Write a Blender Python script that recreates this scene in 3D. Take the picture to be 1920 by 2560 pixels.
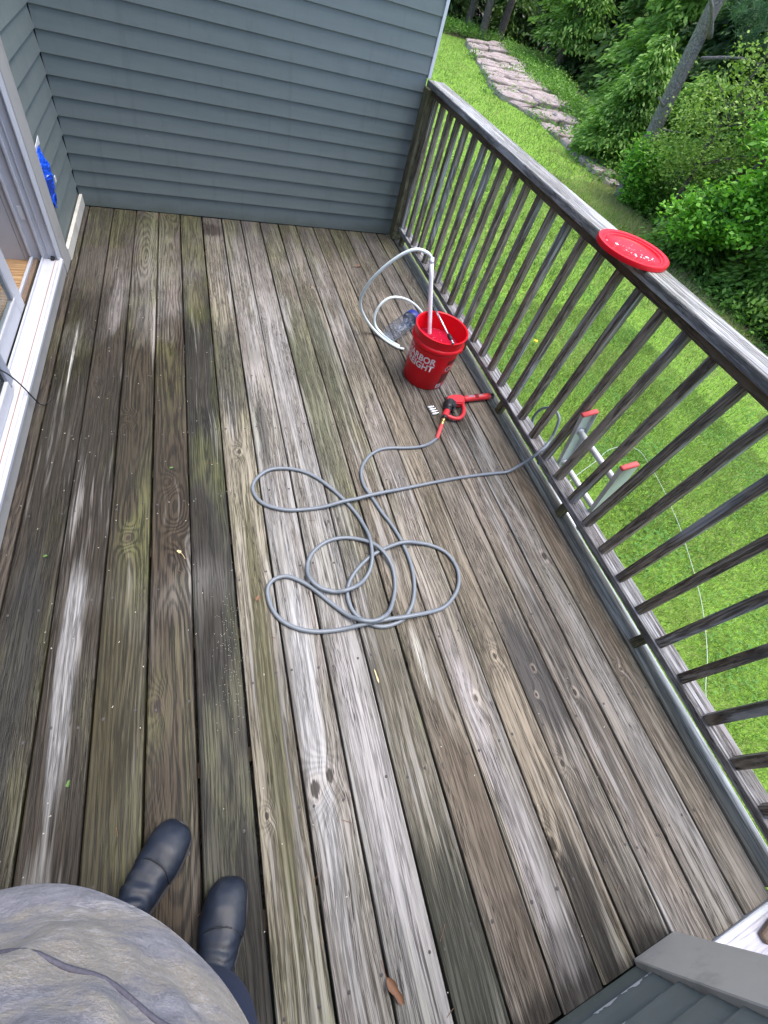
import bpy, bmesh, math, random
import numpy as np
from mathutils import Vector, Matrix

for o in list(bpy.data.objects):
    bpy.data.objects.remove(o, do_unlink=True)
SC = bpy.context.scene
COL = SC.collection

# ------------------------------------------------------------------ camera
cam = bpy.data.cameras.new('camera')
cam_o = bpy.data.objects.new('camera', cam)
COL.objects.link(cam_o)
RIGHT = Vector((0.92852, -0.28815, 0.23415))
DOWN = Vector((-0.07543, -0.76389, -0.64092))
FWD = Vector((0.36355, 0.57744, -0.73102))
m = Matrix((RIGHT, -DOWN, -FWD)).transposed().to_4x4()
m.translation = Vector((0.7034, -3.6337, 1.7347))
cam_o.matrix_world = m
cam.sensor_fit = 'HORIZONTAL'
cam.sensor_width = 36.0
cam.lens = 36.0 * 1103.09 / 1920.0
cam.shift_x = (960.0 - 970.86) / 1920.0
cam.shift_y = -(1280.0 - 1084.23) / 1920.0
cam.clip_start = 0.02
cam.clip_end = 600.0
SC.camera = cam_o

# ------------------------------------------------------------------ sky and sun (bright overcast)
world = bpy.data.worlds.new('World')
SC.world = world
world.use_nodes = True
wn = world.node_tree
wn.nodes.clear()
sky = wn.nodes.new('ShaderNodeTexSky')
sky.sky_type = 'NISHITA'
sky.sun_disc = False
SUN_AZ, SUN_EL = math.radians(95.0), math.radians(76.0)     # azimuth from +Y towards +X
sky.sun_elevation = SUN_EL
sky.sun_rotation = SUN_AZ
sky.air_density = 1.0
sky.dust_density = 2.2
sky.ozone_density = 1.0
bg = wn.nodes.new('ShaderNodeBackground')
bg.inputs['Strength'].default_value = 0.15
wo = wn.nodes.new('ShaderNodeOutputWorld')
wn.links.new(sky.outputs[0], bg.inputs[0])
wn.links.new(bg.outputs[0], wo.inputs[0])
sun = bpy.data.lights.new('sun', 'SUN')
sun.energy = 1.4
sun.angle = math.radians(40.0)
sun.color = (1.0, 0.95, 0.87)
sun_o = bpy.data.objects.new('sun', sun)
COL.objects.link(sun_o)
sd = Vector((math.sin(SUN_AZ) * math.cos(SUN_EL), math.cos(SUN_AZ) * math.cos(SUN_EL), math.sin(SUN_EL)))
sun_o.rotation_euler = (-sd).to_track_quat('-Z', 'Y').to_euler()
vs = SC.view_settings
vs.view_transform = 'Standard'
vs.look = 'None'
vs.gamma = 1.0
vs.exposure = 1.66
vs.use_curve_mapping = False
SC.cycles.use_adaptive_sampling = True
SC.cycles.adaptive_threshold = 0.02
SC.cycles.max_bounces = 6
SC.cycles.diffuse_bounces = 3
SC.cycles.glossy_bounces = 3
SC.cycles.transparent_max_bounces = 8
SC.render.resolution_x, SC.render.resolution_y = 768, 1024

# ------------------------------------------------------------------ object helpers
def link(o, parent=None):
    COL.objects.link(o)
    if parent is not None:
        o.parent = parent
    return o

def tag(o, label=None, cat=None, group=None, kind=None):
    if label: o['label'] = label
    if cat: o['category'] = cat
    if group: o['group'] = group
    if kind: o['kind'] = kind
    return o

def empty(name, loc=(0, 0, 0), rz=0.0, parent=None):
    o = bpy.data.objects.new(name, None)
    o.empty_display_size = 0.05
    o.location = loc
    o.rotation_euler = (0, 0, rz)
    return link(o, parent)

def mobj(name, me, mat=None, parent=None, loc=(0, 0, 0), rot=(0, 0, 0)):
    o = bpy.data.objects.new(name, me)
    if mat is not None and len(me.materials) == 0:
        me.materials.append(mat)
    o.location = loc
    o.rotation_euler = rot
    return link(o, parent)

def pyd(name, v, f, smooth=False):
    me = bpy.data.meshes.new(name)
    me.from_pydata([tuple(map(float, p)) for p in v], [], [tuple(map(int, q)) for q in f])
    me.update()
    if smooth:
        for p in me.polygons: p.use_smooth = True
    return me

def bm_mesh(name, bm, smooth=False):
    me = bpy.data.meshes.new(name)
    bm.normal_update()
    bm.to_mesh(me)
    bm.free()
    if smooth:
        for p in me.polygons: p.use_smooth = True
    return me

def box(name, lo, hi, mat, parent=None, bev=0.0, seg=1, origin=None):
    """bevelled box, origin at its own centre (or the given world point)"""
    lo, hi = Vector(lo), Vector(hi)
    c = (lo + hi) / 2
    s = hi - lo
    bm = bmesh.new()
    bmesh.ops.create_cube(bm, size=1.0)
    bmesh.ops.scale(bm, vec=s, verts=bm.verts)
    if bev > 0:
        bmesh.ops.bevel(bm, geom=bm.edges[:], offset=bev, segments=seg, affect='EDGES', profile=0.6)
    return mobj(name, bm_mesh(name, bm), mat, parent, c)

def catmull(pts, n=8, closed=False):
    P = np.array(pts, float)
    if closed:
        P = np.vstack([P[-1], P, P[0], P[1]])
    else:
        P = np.vstack([2 * P[0] - P[1], P, 2 * P[-1] - P[-2]])
    out = []
    for i in range(1, len(P) - 2):
        p0, p1, p2, p3 = P[i - 1], P[i], P[i + 1], P[i + 2]
        for k in range(n):
            t = k / n
            out.append(0.5 * ((2 * p1) + (-p0 + p2) * t + (2 * p0 - 5 * p1 + 4 * p2 - p3) * t * t + (-p0 + 3 * p1 - 3 * p2 + p3) * t ** 3))
    if not closed:
        out.append(P[-2])
    return np.array(out)

def tube_vf(P, r, seg=10, caps=True):
    """tube round polyline P (n,3); r scalar or (n,) or (n,2) ellipse radii"""
    P = np.array(P, float)
    n = len(P)
    R = np.array(r, float)
    if R.ndim == 0: R = np.full((n, 2), float(R))
    elif R.ndim == 1: R = np.stack([R, R], 1)
    T = np.gradient(P, axis=0)
    T /= np.linalg.norm(T, axis=1)[:, None] + 1e-12
    up = np.array([0, 0, 1.0]) if abs(T[0][2]) < 0.9 else np.array([1.0, 0, 0])
    a = np.cross(T[0], up); a /= np.linalg.norm(a)
    V, F = [], []
    ang = np.linspace(0, 2 * np.pi, seg, endpoint=False)
    for i in range(n):
        a = a - T[i] * np.dot(a, T[i]); a /= np.linalg.norm(a) + 1e-12
        b = np.cross(T[i], a)
        for t in ang:
            V.append(P[i] + a * math.cos(t) * R[i, 0] + b * math.sin(t) * R[i, 1])
    for i in range(n - 1):
        for k in range(seg):
            k2 = (k + 1) % seg
            F.append((i * seg + k, i * seg + k2, (i + 1) * seg + k2, (i + 1) * seg + k))
    if caps:
        F.append(tuple(range(seg))[::-1])
        F.append(tuple((n - 1) * seg + k for k in range(seg)))
    return V, F

def tube(name, P, r, mat, parent=None, seg=10, caps=True, smooth=True):
    V, F = tube_vf(P, r, seg, caps)
    return mobj(name, pyd(name, V, F, smooth), mat, parent)

def lathe(name, prof, mat, parent=None, seg=40, loc=(0, 0, 0), rot=(0, 0, 0), smooth=True, sharp=None):
    V, F = [], []
    n = len(prof)
    for k in range(seg):
        t = 2 * math.pi * k / seg
        for r, z in prof:
            V.append((r * math.cos(t), r * math.sin(t), z))
    for k in range(seg):
        k2 = (k + 1) % seg
        for i in range(n - 1):
            F.append((k * n + i, k2 * n + i, k2 * n + i + 1, k * n + i + 1))
    if prof[0][0] > 1e-4:
        pass
    me = pyd(name, V, F, smooth)
    bm = bmesh.new(); bm.from_mesh(me)
    bmesh.ops.remove_doubles(bm, verts=bm.verts, dist=1e-5)
    bm.normal_update(); bm.to_mesh(me); bm.free()
    if smooth:
        for p in me.polygons: p.use_smooth = True
        me.set_sharp_from_angle(angle=math.radians(40))
    return mobj(name, me, mat, parent, loc, rot)

def strip_prism(name, poly, axis, a0, a1, mat, parent=None, smooth=False):
    """extrude a 2D polygon (list of pairs) along world axis 0/1/2 from a0 to a1"""
    V = []
    for a in (a0, a1):
        for p in poly:
            q = [0, 0, 0]; q[axis] = a
            o = [i for i in range(3) if i != axis]
            q[o[0]], q[o[1]] = p
            V.append(q)
    V = np.array(V, float)
    c = (V.min(0) + V.max(0)) / 2
    n = len(poly)
    F = [tuple(range(n)), tuple(range(2 * n - 1, n - 1, -1))]
    for i in range(n):
        j = (i + 1) % n
        F.append((i, i + n, j + n, j))
    me = pyd(name, V - c, F, smooth)
    bm = bmesh.new(); bm.from_mesh(me)
    bmesh.ops.recalc_face_normals(bm, faces=bm.faces)
    bm.to_mesh(me); bm.free()
    return mobj(name, me, mat, parent, c)

def big_mesh(name, V, F, mat, colors=None, parent=None, smooth=False):
    """fast mesh from numpy arrays; F (m,k) all the same size"""
    V = np.asarray(V, np.float32); F = np.asarray(F, np.int32)
    me = bpy.data.meshes.new(name)
    me.vertices.add(len(V)); me.vertices.foreach_set('co', V.ravel())
    k = F.shape[1]
    me.loops.add(F.size); me.loops.foreach_set('vertex_index', F.ravel())
    me.polygons.add(len(F))
    me.polygons.foreach_set('loop_start', np.arange(0, F.size, k, dtype=np.int32))
    me.update(calc_edges=True)
    if colors is not None:
        at = me.attributes.new('Col', 'FLOAT_COLOR', 'POINT')
        C = np.ones((len(V), 4), np.float32); C[:, :3] = colors
        at.data.foreach_set('color', C.ravel())
    if smooth:
        me.polygons.foreach_set('use_smooth', np.ones(len(F), bool))
    me.validate()
    return mobj(name, me, mat, parent)

def copy_tree(o, parent=None):
    c = o.copy(); COL.objects.link(c); c.parent = parent
    for ch in list(o.children): copy_tree(ch, c)
    return c

# ------------------------------------------------------------------ node helpers
class NT:
    def __init__(s, name):
        s.mat = bpy.data.materials.new(name); s.mat.use_nodes = True
        s.t = s.mat.node_tree; s.t.nodes.clear()
        s.out = s.t.nodes.new('ShaderNodeOutputMaterial')
    def n(s, ty, **kw):
        x = s.t.nodes.new(ty)
        for k, v in kw.items(): setattr(x, k, v)
        return x
    def put(s, sock, v):
        if hasattr(v, 'is_linked') or isinstance(v, bpy.types.NodeSocket): s.t.links.new(v, sock)
        elif v is not None:
            try: sock.default_value = v
            except Exception: sock.default_value = (*v, 1.0)
    def m(s, op, a, b=None, c=None, clamp=False):
        x = s.n('ShaderNodeMath', operation=op, use_clamp=clamp)
        for i, v in enumerate((a, b, c)):
            if v is not None: s.put(x.inputs[i], v)
        return x.outputs[0]
    def add(s, a, b): return s.m('ADD', a, b)
    def mul(s, a, b): return s.m('MULTIPLY', a, b)
    def sub(s, a, b): return s.m('SUBTRACT', a, b)
    def ss(s, v, lo, hi, a=0.0, b=1.0):
        x = s.n('ShaderNodeMapRange', interpolation_type='SMOOTHSTEP')
        for i, q in enumerate((v, lo, hi, a, b)): s.put(x.inputs[i], q)
        return x.outputs[0]
    def lin(s, v, lo, hi, a=0.0, b=1.0):
        x = s.n('ShaderNodeMapRange')
        for i, q in enumerate((v, lo, hi, a, b)): s.put(x.inputs[i], q)
        return x.outputs[0]
    def xyz(s, a, b, c):
        x = s.n('ShaderNodeCombineXYZ')
        for i, v in enumerate((a, b, c)): s.put(x.inputs[i], v)
        return x.outputs[0]
    def sep(s, v):
        x = s.n('ShaderNodeSeparateXYZ'); s.put(x.inputs[0], v)
        return x.outputs[0], x.outputs[1], x.outputs[2]
    def noise(s, vec, scale=1.0, detail=2.0, rough=0.5, dist=0.0):
        x = s.n('ShaderNodeTexNoise')
        s.put(x.inputs['Vector'], vec); x.inputs['Scale'].default_value = scale
        x.inputs['Detail'].default_value = detail; x.inputs['Roughness'].default_value = rough
        x.inputs['Distortion'].default_value = dist
        return x.outputs['Fac']
    def vor(s, vec, scale=1.0, feature='F1', rnd=1.0):
        x = s.n('ShaderNodeTexVoronoi', feature=feature)
        s.put(x.inputs['Vector'], vec); x.inputs['Scale'].default_value = scale
        x.inputs['Randomness'].default_value = rnd
        return x
    def mix(s, f, a, b, blend='MIX'):
        x = s.n('ShaderNodeMix', data_type='RGBA', blend_type=blend)
        s.put(x.inputs[0], f); s.put(x.inputs[6], a); s.put(x.inputs[7], b)
        return x.outputs[2]
    def obj(s): return s.n('ShaderNodeTexCoord').outputs['Object']
    def pos(s): return s.n('ShaderNodeNewGeometry').outputs['Position']
    def rand(s): return s.n('ShaderNodeObjectInfo').outputs['Random']
    def bump(s, h, strength=0.3, dist=0.005, nrm=None):
        x = s.n('ShaderNodeBump'); x.inputs['Strength'].default_value = strength
        x.inputs['Distance'].default_value = dist
        s.put(x.inputs['Height'], h)
        if nrm is not None: s.put(x.inputs['Normal'], nrm)
        return x.outputs[0]
    def bsdf(s, col, rough=0.6, metal=0.0, normal=None, **kw):
        p = s.n('ShaderNodeBsdfPrincipled')
        s.put(p.inputs['Base Color'], col); s.put(p.inputs['Roughness'], rough)
        p.inputs['Metallic'].default_value = metal
        if normal is not None: s.put(p.inputs['Normal'], normal)
        for k, v in kw.items(): s.put(p.inputs[k.replace('_', ' ')], v)
        s.t.links.new(p.outputs[0], s.out.inputs[0])
        return p
def srgb(r, g, b):
    f = lambda c: (c / 255 / 12.92) if c / 255 <= 0.04045 else ((c / 255 + 0.055) / 1.055) ** 2.4
    return (f(r), f(g), f(b), 1.0)
def scl(c, k): return (c[0] * k, c[1] * k, c[2] * k, 1.0)

# ------------------------------------------------------------------ materials
def wood(name, dark, light, silver=(0.40, 0.395, 0.41, 1), s_amt=0.4, algae=0.2, ringF=110.0, amp=0.10,
         xoff=0.0, seed=0.0, wet=0.2, crack=0.4, axis=1, across=0, knots=0.6, bump=0.35, stain=0.4, wall_algae=False,
         fine=1.0, ringw=0.45, patches=(), klist=()):
    """weathered flat-sawn softwood; axis = index of the grain direction in object space"""
    T = NT(name)
    co = T.sep(T.obj())
    third = [i for i in range(3) if i not in (axis, across)][0]
    v = T.add(T.add(co[axis], seed * 3.17), T.mul(T.rand(), 29.0))
    u = co[across]; w = co[third]
    big = T.noise(T.xyz(T.mul(u, 7.5), T.mul(v, 0.95), seed + 9.0), 1.0, 3.0, 0.6)
    wob = T.sub(T.noise(T.xyz(T.mul(u, 7.0), T.mul(v, 2.0), seed), 1.0, 1.0), 0.5)
    # knots
    kd = T.vor(T.xyz(T.mul(u, 1.25), T.mul(v, 0.62), seed * 0.91), 2.3).outputs['Distance']
    kpush = T.mul(T.m('EXPONENT', T.mul(T.mul(kd, kd), -38.0)), knots)
    if klist or wall_algae or patches:
        px, py, pz = T.sep(T.pos())
    kes = []
    for (kx, ky, kr) in klist:
        ex = T.mul(T.sub(px, kx), 1.0 / kr); ey = T.mul(T.sub(py, ky), 0.65 / kr)
        e = T.add(T.mul(ex, ex), T.mul(ey, ey))
        kes.append(e)
        kpush = T.add(kpush, T.mul(T.m('EXPONENT', T.mul(e, -0.22)), 0.85))
    # growth rings: nested arches where the board cuts through the heart
    u2 = T.add(T.add(u, -xoff), T.mul(wob, 0.04))
    dn = T.noise(T.xyz(T.mul(v, 0.55), seed * 1.7, 4.0), 1.0, 1.0)
    d = T.add(T.mul(T.sub(dn, 0.5), amp * 2.6), T.mul(w, 0.5))
    r = T.m('SQRT', T.add(T.mul(u2, u2), T.mul(d, d)))
    phase = T.add(T.add(T.mul(r, ringF), T.mul(kpush, 5.0)), T.add(T.mul(T.sub(big, 0.5), 2.6), T.mul(wob, 2.6)))
    s = T.m('SINE', T.mul(phase, 6.2832))
    ring = T.ss(s, -0.95, 0.75)
    # irregular streaks: thin dark lines of uneven spacing
    uu = T.add(u, T.mul(kpush, 0.02))
    sn = T.noise(T.xyz(T.add(T.mul(uu, 58.0 * fine), T.mul(wob, 2.0)), T.mul(v, 1.7), T.add(T.mul(w, 40.0), seed)), 1.0, 4.0, 0.62)
    line = T.ss(T.m('ABSOLUTE', T.sub(sn, 0.5)), 0.0, 0.045)
    fib = T.noise(T.xyz(T.mul(u, 210.0 * fine), T.mul(v, 13.0), T.mul(w, 60.0)), 1.0, 2.0, 0.7)
    rc = T.mul(T.ss(big, 0.30, 0.62, 1.0, 0.45), ringw)
    tone = T.add(T.mul(T.sub(ring, 0.55), rc), T.mul(T.sub(line, 0.75), 0.50))
    tone = T.add(tone, T.add(T.mul(T.sub(fib, 0.5), 1.15), T.mul(T.sub(sn, 0.5), 0.9)))
    tone = T.add(tone, T.mul(T.sub(big, 0.5), 0.9))
    tone = T.ss(tone, -0.55 + 0.18 * ringw, 0.55 - 0.18 * ringw)
    col = T.mix(tone, dark, light)
    # silvered patches drawn out along the grain
    sp = T.ss(T.add(T.sub(1.0, big), T.mul(T.sub(sn, 0.5), 0.8)), 0.66 - 0.36 * s_amt, 0.82 - 0.30 * s_amt)
    silc = T.mix(tone, scl(silver, 0.42), silver)
    col = T.mix(T.mul(sp, min(1.0, 0.35 + s_amt)), col, silc)
    an = T.noise(T.xyz(T.mul(u, 4.5), T.mul(v, 1.3), seed + 5.0), 1.0, 3.0, 0.6)
    col = T.mix(T.mul(T.ss(an, 0.46, 0.36), stain), col, T.mix(0.6, col, (0.032, 0.026, 0.018, 1)))
    al = T.mul(T.ss(an, 0.48, 0.70), algae)
    if wall_algae:
        wn_ = T.noise(T.xyz(T.mul(px, 2.4), T.mul(py, 2.4), 3.0), 1.0, 3.0, 0.6)
        wa = T.mul(T.ss(T.add(py, T.mul(T.sub(wn_, 0.5), 1.6)), -1.2, -0.35), 0.30)
        wash = T.mul(T.ss(T.add(py, T.mul(T.sub(wn_, 0.5), 0.7)), -1.15, -0.75), 0.55)
        col = T.mix(wash, col, T.mix(tone, (0.050, 0.042, 0.036, 1), (0.150, 0.130, 0.115, 1)))
        al = T.m('MAXIMUM', al, T.mul(wa, T.ss(an, 0.40, 0.58)))
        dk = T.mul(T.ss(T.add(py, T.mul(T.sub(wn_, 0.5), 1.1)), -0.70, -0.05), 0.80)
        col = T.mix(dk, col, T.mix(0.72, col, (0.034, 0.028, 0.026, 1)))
    if wall_algae:
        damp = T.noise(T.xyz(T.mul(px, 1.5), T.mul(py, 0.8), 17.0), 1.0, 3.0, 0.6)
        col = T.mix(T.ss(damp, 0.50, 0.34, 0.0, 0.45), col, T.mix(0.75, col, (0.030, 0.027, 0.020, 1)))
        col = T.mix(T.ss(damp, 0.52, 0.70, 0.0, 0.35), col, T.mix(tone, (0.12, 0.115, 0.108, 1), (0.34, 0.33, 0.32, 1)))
    col = T.mix(al, col, T.mix(tone, (0.045, 0.052, 0.014, 1), (0.175, 0.185, 0.062, 1)))
    for (cx, cy, rx, ry, pc, amt) in patches:
        ex = T.mul(T.sub(px, cx), 1.0 / rx); ey = T.mul(T.sub(py, cy), 1.0 / ry)
        q = T.m('SQRT', T.add(T.mul(ex, ex), T.mul(ey, ey)))
        q = T.add(q, T.add(T.mul(T.sub(an, 0.5), 1.6), T.mul(T.sub(sn, 0.5), 1.5)))
        f = T.mul(T.ss(q, 1.15, 0.55), amt)
        col = T.mix(f, col, T.mix(tone, scl(pc, 0.45), scl(pc, 1.15)))
    kn = T.mul(T.ss(kd, 0.105, 0.045), min(1.0, knots * 1.3))
    kring = T.ss(T.m('SINE', T.mul(kd, 420.0)), -0.6, 0.9)
    col = T.mix(T.mul(kn, 0.55), col, T.mix(kring, (0.028, 0.02, 0.014, 1), T.mix(0.5, col, (0.10, 0.07, 0.045, 1))))
    for i_, e in enumerate(kes):
        e2 = T.add(e, T.mul(T.add(T.sub(sn, 0.5), T.sub(fib, 0.5)), 1.3))
        col = T.mix(T.mul(T.ss(e2, 2.2, 1.0), 0.6), col, T.mix(tone, scl(light, 0.55), scl(light, 1.35)))
        col = T.mix(T.mul(T.ss(e2, 0.62, 0.2), 0.85), col, (0.020, 0.015, 0.012, 1))
    # drying cracks: the deepest of the streak lines
    cm = T.mul(T.ss(T.m('ABSOLUTE', T.sub(sn, 0.43)), 0.018, 0.004), T.ss(an, 0.56 - 0.2 * crack, 0.64 - 0.2 * crack))
    cm = T.mul(cm, min(1.0, crack * 1.5))
    if crack >= 0.5 and wall_algae:
        s3 = T.noise(T.xyz(T.add(T.mul(uu, 88.0), T.mul(wob, 3.0)), T.mul(v, 1.15), seed + 71.0), 1.0, 2.0, 0.5)
        c3 = T.mul(T.ss(T.m('ABSOLUTE', T.sub(s3, 0.5)), 0.030, 0.008), T.ss(T.add(an, T.mul(T.sub(big, 0.5), 0.4)), 0.40, 0.60))
        cm = T.m('MAXIMUM', cm, T.mul(c3, min(0.85, crack * 0.85)))
    col = T.mix(T.mul(cm, 0.9), col, (0.016, 0.012, 0.010, 1))
    rough = T.lin(T.mul(T.ss(an, 0.36, 0.66), wet), 0.0, 1.0, 0.78, 0.22)
    h = T.add(T.mul(fib, 0.45), T.sub(T.add(T.mul(sn, 0.7), T.mul(line, 0.35)), T.mul(cm, 1.5)))
    nb = T.bump(h, bump, 0.004)
    T.bsdf(col, rough, 0.0, nb, Specular_IOR_Level=0.28 + 0.12 * wet)
    return T.mat

def plain(name, col, rough=0.5, metal=0.0, var=0.12, scale=40.0, bump=0.0, dirt=None, dirt_amt=0.0, dscale=6.0, **kw):
    T = NT(name)
    o = T.obj()
    n = T.noise(o, scale, 3.0, 0.6)
    c = T.mix(n, scl(col, 1 - var), scl(col, 1 + var))
    if dirt is not None:
        dn = T.ss(T.noise(o, dscale, 4.0, 0.65), 0.50, 0.72)
        c = T.mix(T.mul(dn, dirt_amt), c, dirt)
    nb = T.bump(n, bump, 0.002) if bump > 0 else None
    T.bsdf(c, rough, metal, nb, **kw)
    return T.mat

def paint_siding(name, col):
    T = NT(name)
    x, y, z = T.sep(T.pos())
    st = T.noise(T.xyz(T.mul(x, 3.0), T.mul(y, 3.0), T.mul(z, 26.0)), 1.0, 3.0, 0.6)
    sp = T.noise(T.pos(), 5.0, 4.0, 0.65)
    c = T.mix(st, scl(col, 0.86), scl(col, 1.12))
    c = T.mix(T.ss(sp, 0.52, 0.75, 0.0, 0.35), c, scl(col, 0.72))
    run = T.noise(T.xyz(T.mul(x, 22.0), T.mul(y, 22.0), T.mul(z, 1.6)), 1.0, 3.0, 0.6)
    c = T.mix(T.ss(run, 0.54, 0.70, 0.0, 0.30), c, scl(col, 0.68))
    low = T.ss(T.add(z, T.mul(sp, 0.16)), 0.17, 0.06, 0.0, 0.45)           # algae splash at deck level
    c = T.mix(low, c, (0.060, 0.066, 0.040, 1))
    fl = T.ss(T.noise(T.pos(), 85.0, 2.0, 0.5), 0.745, 0.77)                # paint flecks
    c = T.mix(T.mul(fl, 0.5), c, (0.35, 0.37, 0.36, 1))
    g = T.noise(T.xyz(T.mul(x, 9.0), T.mul(y, 9.0), T.mul(z, 160.0)), 1.0, 2.0, 0.6)
    T.bsdf(c, 0.45, 0.0, T.bump(g, 0.10, 0.002), Specular_IOR_Level=0.45)
    return T.mat

M = {}
M['siding'] = paint_siding('siding_paint', (0.152, 0.182, 0.179, 1))
M['siding_dark'] = plain('siding_core', (0.03, 0.035, 0.035, 1), 0.8)
M['white_trim'] = plain('white_trim', (0.60, 0.62, 0.66, 1), 0.45, var=0.05, dirt=(0.42, 0.42, 0.40, 1), dirt_amt=0.35)
M['vinyl'] = plain('white_vinyl', (0.48, 0.495, 0.55, 1), 0.32, var=0.04, scale=25, dirt=(0.40, 0.40, 0.41, 1), dirt_amt=0.35, dscale=9)
M['beige'] = plain('beige_paint', (0.60, 0.575, 0.515, 1), 0.55, var=0.07, scale=18, bump=0.05, dirt=(0.20, 0.19, 0.165, 1), dirt_amt=0.4, dscale=7)
M['beige_grey'] = plain('grey_beige_paint', (0.34, 0.335, 0.325, 1), 0.55, var=0.06, scale=15, bump=0.05, dirt=(0.17, 0.165, 0.15, 1), dirt_amt=0.4, dscale=6)
M['copper'] = plain('rusty_track', (0.30, 0.17, 0.125, 1), 0.5, var=0.3, scale=60)
M['black_gap'] = plain('black_seal', (0.012, 0.012, 0.013, 1), 0.7)
M['black'] = plain('black_plastic', (0.018, 0.019, 0.022, 1), 0.42, var=0.2, scale=90, bump=0.1)
M['red'] = plain('red_plastic', (0.72, 0.004, 0.014, 1), 0.36, var=0.06, scale=9, dirt=(0.42, 0.012, 0.02, 1), dirt_amt=0.4, dscale=5, Specular_IOR_Level=0.32)
M['red_gun'] = plain('red_gun_plastic', (0.60, 0.030, 0.040, 1), 0.38, var=0.08, scale=30)
M['red_rubber'] = plain('red_rubber', (0.62, 0.07, 0.075, 1), 0.5, var=0.08)
M['dark_red'] = plain('dark_red_print', (0.13, 0.006, 0.010, 1), 0.4)
M['print_white'] = plain('white_print', (0.80, 0.70, 0.72, 1), 0.45, var=0.06)
M['brass'] = plain('brass', (0.62, 0.42, 0.16, 1), 0.28, 1.0, var=0.1)
M['steel'] = plain('steel', (0.60, 0.61, 0.63, 1), 0.25, 1.0, var=0.1, scale=120)
M['alu'] = plain('aluminium', (0.58, 0.60, 0.62, 1), 0.45, 0.25, var=0.12, scale=70, dirt=(0.35, 0.36, 0.36, 1), dirt_amt=0.4, dscale=12)
M['nozzle'] = plain('nozzle_white', (0.72, 0.73, 0.75, 1), 0.3, 0.2, var=0.1)
M['hose_grey'] = plain('hose_grey', (0.155, 0.180, 0.215, 1), 0.42, var=0.12, scale=60, bump=0.05)
M['hose_clear'] = plain('hose_clear', (0.74, 0.84, 0.85, 1), 0.22, var=0.05)
M['pvc'] = plain('white_pvc', (0.78, 0.78, 0.84, 1), 0.3, var=0.03)
M['blue_bag'] = plain('blue_film', (0.008, 0.085, 0.62, 1), 0.28, var=0.25, scale=14)
M['blue_cap'] = plain('blue_cap', (0.025, 0.04, 0.25, 1), 0.35)
M['rubber'] = plain('boot_rubber', (0.0095, 0.015, 0.030, 1), 0.52, var=0.35, scale=26, bump=0.10, dirt=(0.040, 0.046, 0.056, 1), dirt_amt=0.6, dscale=14)
M['rubber_dark'] = plain('boot_seam', (0.008, 0.011, 0.018, 1), 0.55)
M['navy'] = plain('navy_cloth', (0.010, 0.020, 0.055, 1), 0.85, var=0.3, scale=300, bump=0.3)
M['skin'] = plain('skin', (0.46, 0.27, 0.19, 1), 0.5, var=0.08)
M['hair'] = plain('hair', (0.035, 0.022, 0.014, 1), 0.6, var=0.4, scale=120)
M['tan'] = plain('tan_leaf', (0.17, 0.085, 0.048, 1), 0.7, var=0.3, scale=60)
M['leaf_bit'] = plain('green_bit', (0.07, 0.15, 0.03, 1), 0.6, var=0.3)
M['straw'] = plain('straw_bit', (0.52, 0.43, 0.24, 1), 0.7, var=0.2)
M['seed'] = plain('pale_seed', (0.50, 0.48, 0.42, 1), 0.7, var=0.2)
M['nail'] = plain('nail', (0.050, 0.046, 0.048, 1), 0.65, 0.0, var=0.35)
M['cord'] = plain('pale_cord', (0.42, 0.48, 0.40, 1), 0.6)
M['joist'] = plain('joist', (0.07, 0.05, 0.035, 1), 0.9, var=0.3)
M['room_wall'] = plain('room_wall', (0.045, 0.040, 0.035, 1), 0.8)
M['landing'] = wood('landing_paint', (0.36, 0.345, 0.40, 1), (0.58, 0.56, 0.63, 1), silver=(0.68, 0.67, 0.71, 1), s_amt=0.6, algae=0.0, stain=0.1, seed=77, wet=0.1, crack=0.2, axis=0, across=1)

def liquid_mat():
    T = NT('soapy_water')
    n = T.noise(T.obj(), 18.0, 3.0)
    f = T.ss(T.noise(T.obj(), 60.0, 2.0), 0.66, 0.72)
    c = T.mix(n, (0.34, 0.008, 0.03, 1), (0.50, 0.015, 0.05, 1))
    c = T.mix(T.mul(f, 0.4), c, (0.75, 0.45, 0.5, 1))
    T.bsdf(c, 0.06, 0.0, T.bump(n, 0.05, 0.004), Specular_IOR_Level=0.6)
    return T.mat
M['liquid'] = liquid_mat()
def clear_mat(name, col, rough=0.08, alpha_mix=0.55):
    T = NT(name)
    n = T.noise(T.obj(), 45.0, 4.0, 0.7)
    g = T.n('ShaderNodeBsdfGlossy'); g.inputs['Roughness'].default_value = 0.12
    tr = T.n('ShaderNodeBsdfTransparent'); T.put(tr.inputs[0], col)
    df = T.n('ShaderNodeBsdfDiffuse'); df.inputs[0].default_value = (0.45, 0.50, 0.58, 1)
    m1 = T.n('ShaderNodeMixShader'); T.put(m1.inputs[0], T.ss(n, 0.50, 0.72, 0.02, alpha_mix))
    T.t.links.new(tr.outputs[0], m1.inputs[1]); T.t.links.new(df.outputs[0], m1.inputs[2])
    fr = T.n('ShaderNodeLayerWeight'); fr.inputs[0].default_value = 0.35
    m2 = T.n('ShaderNodeMixShader'); T.put(m2.inputs[0], T.lin(T.m('POWER', fr.outputs['Facing'], 3.0), 0.0, 1.0, 0.04, 0.55))
    T.t.links.new(m1.outputs[0], m2.inputs[1]); T.t.links.new(g.outputs[0], m2.inputs[2])
    T.t.links.new(m2.outputs[0], T.out.inputs[0])
    return T.mat
M['clear'] = clear_mat('clear_plastic', (0.97, 0.98, 1.0, 1), alpha_mix=0.45)
M['glass'] = clear_mat('door_glass', (0.80, 0.85, 0.86, 1), alpha_mix=0.10)

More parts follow.
